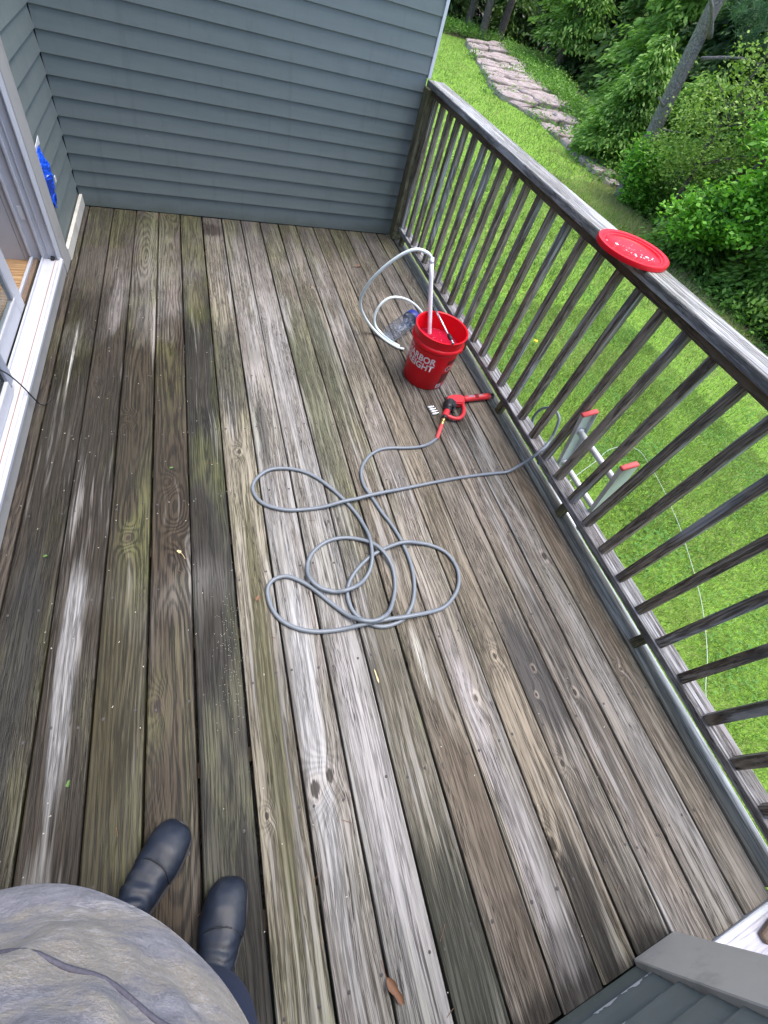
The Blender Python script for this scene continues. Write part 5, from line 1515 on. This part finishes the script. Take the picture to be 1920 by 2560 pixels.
# ------------------------------------------------------------------ bucket lid on the railing cap
lid = empty('round_lid', (2.318, -2.325, 1.1305))
tag(lid, 'round red bucket lid with white splashes balanced on the railing cap', 'lid')
prof = [(0.0, 0.006), (0.118, 0.006), (0.121, 0.008), (0.124, 0.014), (0.130, 0.0155), (0.134, 0.0145), (0.137, 0.019), (0.150, 0.0215), (0.156, 0.020), (0.158, 0.015), (0.1575, 0.001), (0.1545, 0.0), (0.153, 0.004), (0.152, 0.012), (0.136, 0.010), (0.128, 0.004), (0.0, 0.0015)]
lathe('lid_disc', [(r_l * 0.955, z_l) for r_l, z_l in prof], M['red'], lid, 72)
V, F = [], []
rl = np.random.default_rng(3)
def blob(x, y, z, r, n=8):
    b = len(V)
    for k in range(n):
        t = 6.2832 * k / n; q = r * rl.uniform(.7, 1.25)
        V.append((x + q * math.cos(t), y + q * math.sin(t), z))
    V.append((x, y, z + r * .3))
    for k in range(n): F.append((b + k, b + (k + 1) % n, b + n))
for x, y, r in ((-.045, .045, .008), (.045, -.045, .007), (-.005, -.03, .005), (-.012, -.042, .005), (.01, -.048, .004), (.03, -.03, .003), (.06, -.06, .004), (-.03, .0, .003), (-.02, -.02, .0025), (.02, -.055, .0035), (-.08, .07, .003), (.075, -.05, .003), (.0, .02, .002), (.035, -.068, .003)):
    blob(x, y, 0.0068, r * 1.15)
for k in range(26):
    a, q = rl.uniform(0, 6.28), rl.uniform(0, .11)
    blob(q * math.cos(a), q * math.sin(a), 0.0066, rl.uniform(.0010, .0018), 6)
tag(mobj('splashes', pyd('splashes', V, F), M['print_white'], lid), kind='stuff')

# ------------------------------------------------------------------ ladder leaning outside
la = empty('ladder', (3.06, -2.80, GZ))
tag(la, 'aluminium ladder with red end caps leaning outside the railing', 'ladder')
Z1 = 0.372
def lx(z): return 2.332 + (0.51 - z) * 0.29
up = Vector((lx(1.0) - lx(0.0), 0, 1)).normalized()
tilt = math.atan2(lx(1.0) - lx(0.0), 1.0)
YL, YR = -2.634, -2.958
for y in (YL, YR):
    zt, zb = 0.505, GZ + 0.004
    L = (zt - zb) / up.z
    cx, cz = (lx(zt) + lx(zb)) / 2, (zt + zb) / 2
    bm = bmesh.new()
    # channel section stile: web and two flanges
    s = -1 if y > -2.7 else 1
    for (lo, hi) in (((-.040, -.0015), (.040, .0015)), ((-.040, min(s * .0015, s * .020)), (-.037, max(s * .0015, s * .020))), ((.037, min(s * .0015, s * .020)), (.040, max(s * .0015, s * .020)))):
        r = bmesh.ops.create_cube(bm, size=1.0)
        bmesh.ops.scale(bm, vec=(hi[0] - lo[0], hi[1] - lo[1], L), verts=r['verts'])
        bmesh.ops.translate(bm, vec=((hi[0] + lo[0]) / 2, (hi[1] + lo[1]) / 2, 0), verts=r['verts'])
    setp(mobj('stile', bm_mesh('stile', bm), M['alu'], None, (cx, y, cz), (0, tilt, 0)), la)
    o = box('end_cap', (-.042, -.012, -.008), (.042, .012, .008), M['red_rubber'], None, bev=.004)
    o.location = (lx(zt + .006), y + s * .009, zt + .006); o.rotation_euler = (0, tilt, 0)
    setp(o, la)
    o = box('foot', (-.05, -.02, 0), (.05, .02, .02), M['black'], None, bev=.004); o.location = (lx(zb) + .01, y, GZ + .013); setp(o, la)
z = Z1
while z > GZ + 0.15:
    setp(tube('rung', [(lx(z), YR + .004, z), (lx(z), (YL + YR) / 2, z), (lx(z), YL - .004, z)], 0.0155, M['alu'], None, 8), la)
    for y in (YL - .008, YR + .008):
        setp(tube('rung_collar', [(lx(z), y - .006, z), (lx(z), y + .006, z)], 0.020, M['alu'], None, 12), la)
    z -= 0.265

# ------------------------------------------------------------------ pale cord on the lawn
CORD = [(4.546,-1.672),(4.751,-1.582),(5.136,-1.436),(5.434,-1.303),(5.672,-1.262),(5.869,-1.280),(5.965,-1.385),(5.954,-1.556),(5.930,-1.703),(5.853,-1.996),(5.792,-2.172),(5.684,-2.444),(5.575,-2.665),(5.337,-3.092),(5.129,-3.391),(4.843,-3.710),(4.584,-3.935)]
co = tube('garden_cord', catmull([(4.2, -1.95, GZ + .03)] + [(x, y, GZ + .050) for x, y in CORD] + [(4.3, -4.3, GZ + .03)], 6), 0.0036, M['cord'], None, 7)
tag(co, 'thin pale cord looping across the lawn below the railing', 'cord')

# ------------------------------------------------------------------ blue bag hung on the door wall
bag = empty('blue_bag', (-0.044, -0.66, 0.61))
tag(bag, 'crumpled bright blue plastic bag hanging on the wall beside the door', 'bag')
V, F = [], []
nx, nz = 10, 20
rb = np.random.default_rng(4)
jit = rb.normal(0, 1, (nz + 1, nx + 1))
for side in (0, 1):
    for i in range(nz + 1):
        t = i / nz
        w = 0.055 + 0.05 * math.sin(min(1, t * 1.3) * math.pi) * (1 - .25 * t) + (0.012 if t > .8 else 0)
        for j in range(nx + 1):
            s = j / nx - .5
            y = -0.662 + 2 * s * w * .5 * 1.5 - 0.02 * math.sin(t * 5) + (0.018 * math.sin(j * 2.7) if i == nz else 0)
            zz = 0.595 - 0.275 * t - (0.035 * abs(math.sin(j * 1.9)) if i == nz else 0) + 0.006 * jit[i, j] * (0 < i < nz)
            d = 0.030 * math.cos(s * math.pi) * math.sin(max(.08, min(.92, t)) * math.pi) + 0.004 * jit[i, j]
            V.append((-0.043 + (max(.002, d) if side == 0 else 0.0), y, zz))
    b = side * (nz + 1) * (nx + 1)
    for i in range(nz):
        for j in range(nx):
            q = (b + i * (nx + 1) + j, b + i * (nx + 1) + j + 1, b + (i + 1) * (nx + 1) + j + 1, b + (i + 1) * (nx + 1) + j)
            F.append(q if side == 0 else q[::-1])
setp(mobj('bag_film', pyd('bag_film', V, F), M['blue_bag']), bag)
setp(strip_prism('header_card', [(-0.735, 0.585), (-0.60, 0.590), (-0.592, 0.622), (-0.735, 0.600)], 0, -0.042, -0.039, M['white_trim']), bag)
setp(box('paper_tag', (-0.016, -0.625, 0.405), (-0.013, -0.600, 0.435), M['white_trim']), bag)

# ------------------------------------------------------------------ thin black cable at the door sill
cb = tube('black_cable', catmull([(-0.062, -2.03, 0.31), (-0.040, -2.013, 0.255), (-0.026, -1.994, 0.178), (-0.018, -1.976, 0.100), (-0.014, -1.950, 0.020), (0.004, -1.935, 0.004), (0.02, -1.90, 0.004)], 6), 0.0026, M['black'], None, 7)
tag(cb, 'thin black cable drooping over the white door sill', 'cable')

# ------------------------------------------------------------------ leaves and litter
def leaf(name, loc, L, W, rz, mat, label, curl=0.5, cat='leaf', stem=True):
    V, F = [], []
    n = 8
    for i in range(n + 1):
        t = i / n
        w = W * (math.sin(math.pi * t ** 0.8)) ** .7 * (1 + .25 * math.sin(9 * t))
        zc_ = 0.35 * curl * W * math.sin(math.pi * t)
        for s in (-1, 0, 1):
            V.append((t * L, s * w * (1 - .35 * curl), zc_ + abs(s) * w * curl + 0.001))
    for i in range(n):
        for j in range(2):
            F.append((3 * i + j, 3 * i + j + 1, 3 * i + j + 4, 3 * i + j + 3))
    o = mobj(name, pyd(name, V, F, True), mat, None, loc, (0, 0, rz))
    tag(o, label, cat)
    if stem: tube('stem', catmull([(0.004, 0, .002), (-.012, .004, .006), (-.03, 0.012, .004)], 4), 0.0011, mat, o, 5)
    return o
leaf('dry_leaf', (1.005, -4.045, 0.003), 0.066, 0.015, math.radians(-62), M['tan'], 'curled brown dry leaf wedged in a deck gap near the bottom edge', 0.9)
leaf('dry_leaf', (1.815, -0.600, 0.003), 0.045, 0.016, 0.4, M['tan'], 'small pinkish brown leaf on the far deck boards near the hose loop', 0.6)
leaf('dry_leaf', (0.798, -3.013, 0.003), 0.022, 0.009, 0.9, M['tan'], 'tiny brown leaf chip left of the lowest hose loop', 0.5, stem=False)
leaf('green_leaf', (0.248, -3.420, 0.003), 0.017, 0.006, 1.4, M['leaf_bit'], 'tiny green leaf on the dark boards left of the boots', 0.5, stem=False)
leaf('green_leaf', (0.545, -2.770, 0.003), 0.020, 0.007, 2.4, M['straw'], 'tiny pale seed leaf on the dark board left of the hose coils', 0.5)
leaf('green_leaf', (0.505, -2.36, 0.003), 0.015, 0.006, 0.2, M['leaf_bit'], 'tiny green leaf fragment beside a knot on the dark boards', 0.4, stem=False)
leaf('green_leaf', (0.095, -2.70, 0.003), 0.014, 0.006, 0.2, M['leaf_bit'], 'tiny green fragment on the leftmost dark board', 0.4, stem=False)
leaf('wood_sliver', (1.178, -3.395, 0.003), 0.050, 0.0035, math.radians(95), M['straw'], 'pale wood sliver on the grey boards below the hose', 0.2, 'sliver', False)
V, F = [], []
rs = np.random.default_rng(8)
def bit(x, y, L, W, a, z=0.003):
    b = len(V); c_, s_ = math.cos(a), math.sin(a)
    for u, v, h in ((-L, -W, 0), (L, -W, 0), (L, W, 0), (-L, W, 0), (0, 0, W * 1.2)):
        V.append((x + u * c_ - v * s_, y + u * s_ + v * c_, z + h))
    for q in ((0, 1, 4), (1, 2, 4), (2, 3, 4), (3, 0, 4)): F.append(tuple(b + i for i in q))
for k in range(230):
    x = rs.uniform(0, 2.25) if k % 3 == 0 else rs.choice(SX[:15]) + rs.normal(0, .018) if k % 3 == 1 else rs.uniform(0, 0.8)
    y = rs.uniform(-4.2, -.1)
    bit(x, y, rs.uniform(.0012, .0030), rs.uniform(.0007, .0014), rs.uniform(0, 3.14))
for k in range(140):
    bit(0.69 + rs.normal(0, .022), -3.15 + rs.normal(0, .12), rs.uniform(.0006, .0013), rs.uniform(.0004, .0007), rs.uniform(0, 3.14))
lt = mobj('litter', pyd('litter', V, F), M['seed']); tag(lt, 'pale seeds and grit scattered over the deck boards', 'litter', kind='stuff')
V, F = [], []
for k in range(60):
    bit(rs.uniform(0, 2.2), rs.uniform(-4.2, -.05), rs.uniform(.008, .022), .0007, rs.uniform(0, 3.14))
for k in range(60):
    bit(rs.uniform(0, 2.2), rs.uniform(-.09, -.025), rs.uniform(.006, .018), .0012, rs.uniform(0, 3.14))
nl = mobj('needles', pyd('needles', V, F), M['tan']); tag(nl, 'fallen brown needles scattered over the deck boards', 'needles', kind='stuff')
# dandelions in the lawn
M['yellow'] = plain('dandelion_yellow', (0.75, 0.55, 0.02, 1), 0.6)
for (x, y, nfl, lab) in ((4.35, 1.05, 5, 'cluster of yellow dandelion heads in the lawn behind the siphon hose'), (4.0, 1.9, 2, 'pair of small yellow dandelions near the far end of the railing'), (5.6, 1.0, 2, 'lone yellow dandelion pair in the lawn behind the middle balusters')):
    d = empty('dandelion', (x, y, GZ)); tag(d, lab, 'dandelion', 'yellow dandelions in the lawn')
    for k in range(nfl):
        px, py = rs.normal(0, .07), rs.normal(0, .07)
        lathe('flower_head', [(0.0, 0.015), (.012, .013), (.022, .006), (.024, 0.0), (0.0, -.006)], M['yellow'], d, 10, (px, py, .085 + rs.uniform(0, .03)))
        tube('stalk', [(px, py, 0), (px, py, .085)], .003, M['leaf_bit'], d, 5)

# ================================================================== PERSON (seen from above, holding the camera)
def fuse(name, parts, voxel, smooth_it=6):
    """union several closed lofts into one continuous surface"""
    V, F = [], []
    for v, f in parts:
        b = len(V); V += [tuple(p) for p in v]; F += [tuple(i + b for i in q) for q in f]
    me = pyd(name + '_raw', V, F)
    o = bpy.data.objects.new(name + '_raw', me); COL.objects.link(o)
    rm = o.modifiers.new('r', 'REMESH'); rm.mode = 'VOXEL'; rm.voxel_size = voxel
    sm = o.modifiers.new('s', 'SMOOTH'); sm.iterations = smooth_it; sm.factor = 0.5
    bpy.context.view_layer.update()
    out = bpy.data.meshes.new_from_object(o.evaluated_get(bpy.context.evaluated_depsgraph_get()))
    bpy.data.objects.remove(o, do_unlink=True)
    for p in out.polygons: p.use_smooth = True
    out.name = name
    return out
def loft(P, R, seg=20): return tube_vf(np.array(P, float), np.array(R, float), seg)
def rings(C, seg=36):
    """closed loft of explicit rings: list of (centre, ax, by) with horizontal axes"""
    V, F = [], []
    for c, a, b, e in C:
        for k in range(seg):
            t = 2 * math.pi * k / seg
            ct, st = math.cos(t), math.sin(t)
            s = (abs(ct) ** e + abs(st) ** e) ** (-1 / e)
            V.append(np.array(c) + np.array(a) * ct * s + np.array(b) * st * s)
    n = len(C)
    for i in range(n - 1):
        for k in range(seg):
            k2 = (k + 1) % seg
            F.append((i * seg + k, i * seg + k2, (i + 1) * seg + k2, (i + 1) * seg + k))
    F.append(tuple(range(seg))[::-1]); F.append(tuple((n - 1) * seg + k for k in range(seg)))
    return V, F
FN = np.array([0.67, 0.742, 0.0])            # facing
LT = np.array([0.742, -0.67, 0.0])           # to the person's right
PC = np.array([0.474, -3.842, 0.0])
def W(l, d, z): return PC + LT * l + FN * d + np.array([0, 0, z])
# skin: head, neck, hands and a slim trunk inside the clothes
parts = [rings([(W(0, 0.02, z), LT * a, FN * b, 2.2) for z, a, b in ((1.46, .055, .055), (1.50, .056, .058), (1.535, .062, .085), (1.57, .070, .095), (1.62, .076, .100), (1.67, .076, .098), (1.72, .068, .088), (1.755, .045, .06), (1.77, .015, .02))], 24),
         rings([(W(0, -0.01, z), LT * a, FN * b, 2.2) for z, a, b in ((0.95, .15, .10), (1.1, .145, .10), (1.3, .16, .10), (1.42, .13, .07), (1.48, .055, .05))], 24),
         loft([W(0, .105, 1.66), W(0, .13, 1.64), W(0, .118, 1.625)], [.010, .016, .012], 10),
         loft([W(-.08, .0, 1.66), W(-.09, -.01, 1.63)], [.018, .012], 8), loft([W(.08, .0, 1.66), W(.09, -.01, 1.63)], [.018, .012], 8)]
for s in (-1, 1):
    sh, el = W(.17 * s, -.02, 1.40), W(.255 * s, -.06, 1.17)
    wr = W(.085 * s, .055, 1.52)
    parts += [loft([sh, (sh + el) / 2, el], [.05, .045, .04], 12), loft([el, (el + wr) / 2, wr], [.04, .036, .027], 12)]
    hd = W(.075 * s, .085, 1.60)
    parts.append(loft([wr, (wr + hd) / 2, hd], [(.024, .02), (.038, .016), (.036, .014)], 12))
    for k in range(4):
        b0 = hd + np.array([0, 0, .008 * k]) + LT * (-.012 + .008 * k) * s
        parts.append(loft([b0, b0 + FN * .02 - LT * .02 * s + np.array([0, 0, .012]), b0 + FN * .012 - LT * (.045 + .004 * k) * s + np.array([0, 0, .015])], [.0085, .008, .0065], 8))
    parts.append(loft([(wr + hd) / 2, (wr + hd) / 2 - LT * .03 * s + FN * -.01 + np.array([0, 0, .02]), (wr + hd) / 2 - LT * .045 * s + np.array([0, 0, .04])], [.011, .010, .008], 8))
person = mobj('person', fuse('person', parts, 0.007, 4), M['skin'])
tag(person, 'person in bleached grey hoodie, navy trousers and rubber boots seen from above', 'person')
cap_ = rings([(W(0, 0.01, z), LT * a, FN * b, 2.2) for z, a, b in ((1.62, .082, .095), (1.68, .086, .104), (1.73, .078, .098), (1.77, .055, .07), (1.788, .02, .03))], 28)
v = np.array(cap_[0]); back_ = v - FN * 0.022
mobj('hair', pyd('hair', back_, cap_[1], True), M['hair'], person)
# hoodie
hood = [rings([(W(0, d, z), LT * a, FN * b, 2.15) for z, a, b, d in ((0.885, .262, .186, 0.0), (0.90, .268, .191, 0.0), (0.93, .266, .189, 0.0), (1.00, .258, .180, 0.0), (1.10, .250, .168, -.002), (1.22, .243, .150, -.008), (1.33, .230, .128, -.015), (1.41, .195, .098, -.02), (1.46, .115, .075, -.015), (1.485, .075, .065, -.01))], 56)]
for s in (-1, 1):
    sh, el = W(.175 * s, -.02, 1.39), W(.262 * s, -.065, 1.165)
    wr = W(.10 * s, .035, 1.475)
    hood += [loft([W(.10 * s, -.02, 1.36), sh, (sh + el) / 2, el], [.085, .08, .068, .060], 16), loft([el, (el + wr) / 2, wr], [.060, .052, .042], 16)]
hood.append(loft([W(0, -.075, 1.44), W(0, -.11, 1.40), W(0, -.12, 1.34)], [(.10, .05), (.12, .05), (.08, .03)], 18))
hm = fuse('hoodie', hood, 0.011, 5)
# soft folds
hv = np.array([q.co[:] for q in hm.vertices])
rel = hv - PC
l_, d_ = rel @ LT, rel @ FN
ang = np.arctan2(d_, l_)
zz = hv[:, 2]
fold = 0.0055 * np.sin(ang * 5.0 + zz * 17.0) * np.sin(zz * 9.0 + ang * 2.0) + 0.004 * np.sin(ang * 11 - zz * 26)
fold *= np.clip((1.45 - zz) / .15, 0, 1) * np.clip((zz - 0.90) / 0.22, 0.12, 1) * 0.8
nrm = np.stack([np.cos(ang), np.sin(ang)], 1)
from mathutils import noise as mnoise
for i_ in range(len(hv)):
    c_ = hv[i_]
    k_ = min(1.0, max(0.15, (c_[2] - 0.885) / 0.10))
    fold[i_] += k_ * (0.016 * mnoise.noise(Vector((c_[0] * 9 + c_[2] * 5, c_[1] * 9 - c_[2] * 4, c_[2] * 6))) + 0.008 * mnoise.noise(Vector((c_[0] * 24 - c_[2] * 14, c_[1] * 24, c_[2] * 17 + 7))))
hv += (LT[None] * nrm[:, :1] + FN[None] * nrm[:, 1:]) * fold[:, None]
for q, c in zip(hm.vertices, hv): q.co = c
hm.update()
hoodie = mobj('hoodie', hm, M['jacket'], person)
from mathutils.bvhtree import BVHTree
BV = BVHTree.FromPolygons([q.co.copy() for q in hm.vertices], [tuple(p.vertices) for p in hm.polygons])
def ring_pts(z, out, n=90, wob=0.0):
    """closed line lying on the hoodie surface at about height z"""
    P = []
    for k in range(n + 1):
        t = 2 * math.pi * k / n
        zq = z + wob * math.sin(t * 3 + 1) + wob * 0.6 * math.sin(t * 7)
        d = Vector(LT * math.cos(t) + FN * math.sin(t))
        o = Vector(W(0, 0, zq))
        hit = BV.ray_cast(o + d * 0.6, -d)
        P.append(np.array(hit[0] + d * out) if hit[0] is not None else np.array(o + d * 0.2))
    P = np.array(P)
    for _ in range(2): P[1:-1] = (P[:-2] + 2 * P[1:-1] + P[2:]) / 4
    return P
M['seam'] = plain('hoodie_seam', (0.075, 0.072, 0.095, 1), 0.9, var=0.5, scale=240, bump=0.4)
M['seam_l'] = plain('hoodie_hem', (0.30, 0.275, 0.26, 1), 0.95, var=0.45, scale=120, bump=0.4)
tube('waist_seam', ring_pts(1.075, .0006, wob=.005), 0.0021, M['seam'], hoodie, 7, caps=False)
tube('hem', ring_pts(0.8955, -.003), 0.0055, M['jacket'], hoodie, 8, caps=False)
# drawcord end at the left
tube('drawcord', catmull([W(-.20, .150, 1.02), W(-.225, .158, 1.0), W(-.24, .15, .96), W(-.235, .145, .93)], 5), 0.006, M['navy'], hoodie, 7)
# trousers and boots
B1, D1 = np.array([0.536, -3.588]), np.array([0.655, 0.755])
B2, D2 = np.array([0.651, -3.737]), np.array([0.30, 0.954])
def foot(B, D, s, z): return np.array([*(B - D * s), z])
hips = [W(-.085, .022, .88), W(.100, .045, .88)]
tp = [rings([(W(0, 0, z), LT * a, FN * b, 2.3) for z, a, b in ((0.80, .20, .145), (0.90, .205, .15), (1.02, .195, .14))], 40)]
for (B, D, hip) in ((B1, D1, hips[0]), (B2, D2, hips[1])):
    ank = foot(B, D, .228, .27)
    knee = (hip + ank) / 2 + FN * .035; knee[2] = .52
    tp.append(loft(catmull([hip, (hip + knee) / 2 + FN * .02, knee, (knee + ank) / 2 - FN * .0, ank], 4), np.interp(np.linspace(0, 1, 17), [0, .25, .5, .75, 1], [.105, .094, .074, .066, .054]), 22))
mobj('trousers', fuse('trousers', tp, 0.010, 5), M['navy'], person)
def boot(B, D):
    side = np.array([D[1], -D[0]])
    st = [(0.000, .020, .020, .030), (0.006, .034, .030, .034), (0.022, .046, .038, .039), (0.050, .0530, .043, .044), (0.085, .0545, .044, .046), (0.120, .050, .047, .050), (0.155, .045, .055, .058), (0.19, .042, .066, .066), (0.24, .041, .070, .070), (0.285, .037, .060, .060), (0.303, .022, .040, .045)]
    V, F = [], []
    seg = 24
    def ringat(s, w, h, zc):
        out = []
        for k in range(seg):
            t = 2 * math.pi * k / seg
            ct, sn = math.cos(t), math.sin(t)
            x = w * np.sign(ct) * abs(ct) ** .8
            z = zc + h * np.sign(sn) * abs(sn) ** .85
            p = B - D * s + side * x
            out.append((p[0], p[1], max(0.004, z)))
        return out
    for s, w, h, zc in st: V += ringat(s, w, h, zc)
    n = len(st)
    for i in range(n - 1):
        for k in range(seg):
            k2 = (k + 1) % seg
            F.append((i * seg + k, i * seg + k2, (i + 1) * seg + k2, (i + 1) * seg + k))
    F.append(tuple(range(seg))[::-1]); F.append(tuple((n - 1) * seg + k for k in range(seg)))
    a = foot(B, D, .225, .06); b = foot(B, D, .228, .19); c_ = foot(B, D, .23, .37)
    sh = loft([a, b, c_], [(.062, .058), (.058, .056), (.066, .064)], 22)
    me = fuse('boot', [(V, F), sh], 0.006, 3)
    # creases across the instep and ankle, slight dents
    for q_ in me.vertices:
        c = np.array(q_.co[:]); sx = float((B - c[:2]) @ D)
        lat = float((c[:2] - B) @ side)
        wgt = math.exp(-((sx - 0.150) / 0.040) ** 2) * min(1, max(0, (c[2] - 0.03) / 0.05))
        cr_ = 0.0030 * math.sin(sx * 230 + lat * 40 + 9 * mnoise.noise(Vector((c[0] * 14, c[1] * 14, c[2] * 14)))) * wgt
        dent = 0.0035 * mnoise.noise(Vector((c[0] * 22, c[1] * 22, c[2] * 22)))
        lip = 0.0022 if sx < 0.080 + 0.022 * min(1, abs(lat) / .05) ** 2 and c[2] > .02 else 0.0
        nv = np.array(q_.normal[:])
        q_.co = c + nv * (cr_ + dent + lip) if c[2] > 0.01 else c
    me.update()
    o = mobj('boot', me, M['rubber'], person)
    # sole
    so = []
    for k in range(40):
        t = 2 * math.pi * k / 40
        sx = 0.152 - 0.156 * math.cos(t)
        w = np.interp(sx, [q[0] for q in st], [q[1] for q in st]) + 0.003
        p = B - D * sx + side * w * (1 if math.sin(t) > 0 else -1) * min(1, abs(math.sin(t)) * 2.2)
        so.append((p[0], p[1]))
    V2 = [(x, y, 0.0015) for x, y in so] + [(x, y, 0.014) for x, y in so]
    F2 = [tuple(range(40))[::-1], tuple(range(40, 80))] + [(k, (k + 1) % 40, 40 + (k + 1) % 40, 40 + k) for k in range(40)]
    mobj('sole', pyd('sole', V2, F2), M['rubber_dark'], o)
    # toe cap seam, arched over the foot
    P = []
    for k in range(19):
        t = math.pi * k / 18
        s = 0.080 + 0.022 * abs(math.cos(t)) ** 2
        i0 = [q[0] for q in st]
        w, h, zc = (np.interp(s, i0, [q[j] for q in st]) for j in (1, 2, 3))
        ct, sn = math.cos(t), math.sin(t)
        p = B - D * s + side * (w + .0005) * np.sign(ct) * abs(ct) ** .8
        P.append((p[0], p[1], zc + (h + .0005) * abs(sn) ** .85))
    tube('toe_seam', P, 0.0018, M['rubber_dark'], o, 6)
    return o
boot(B1, D1)
boot(B2, D2)
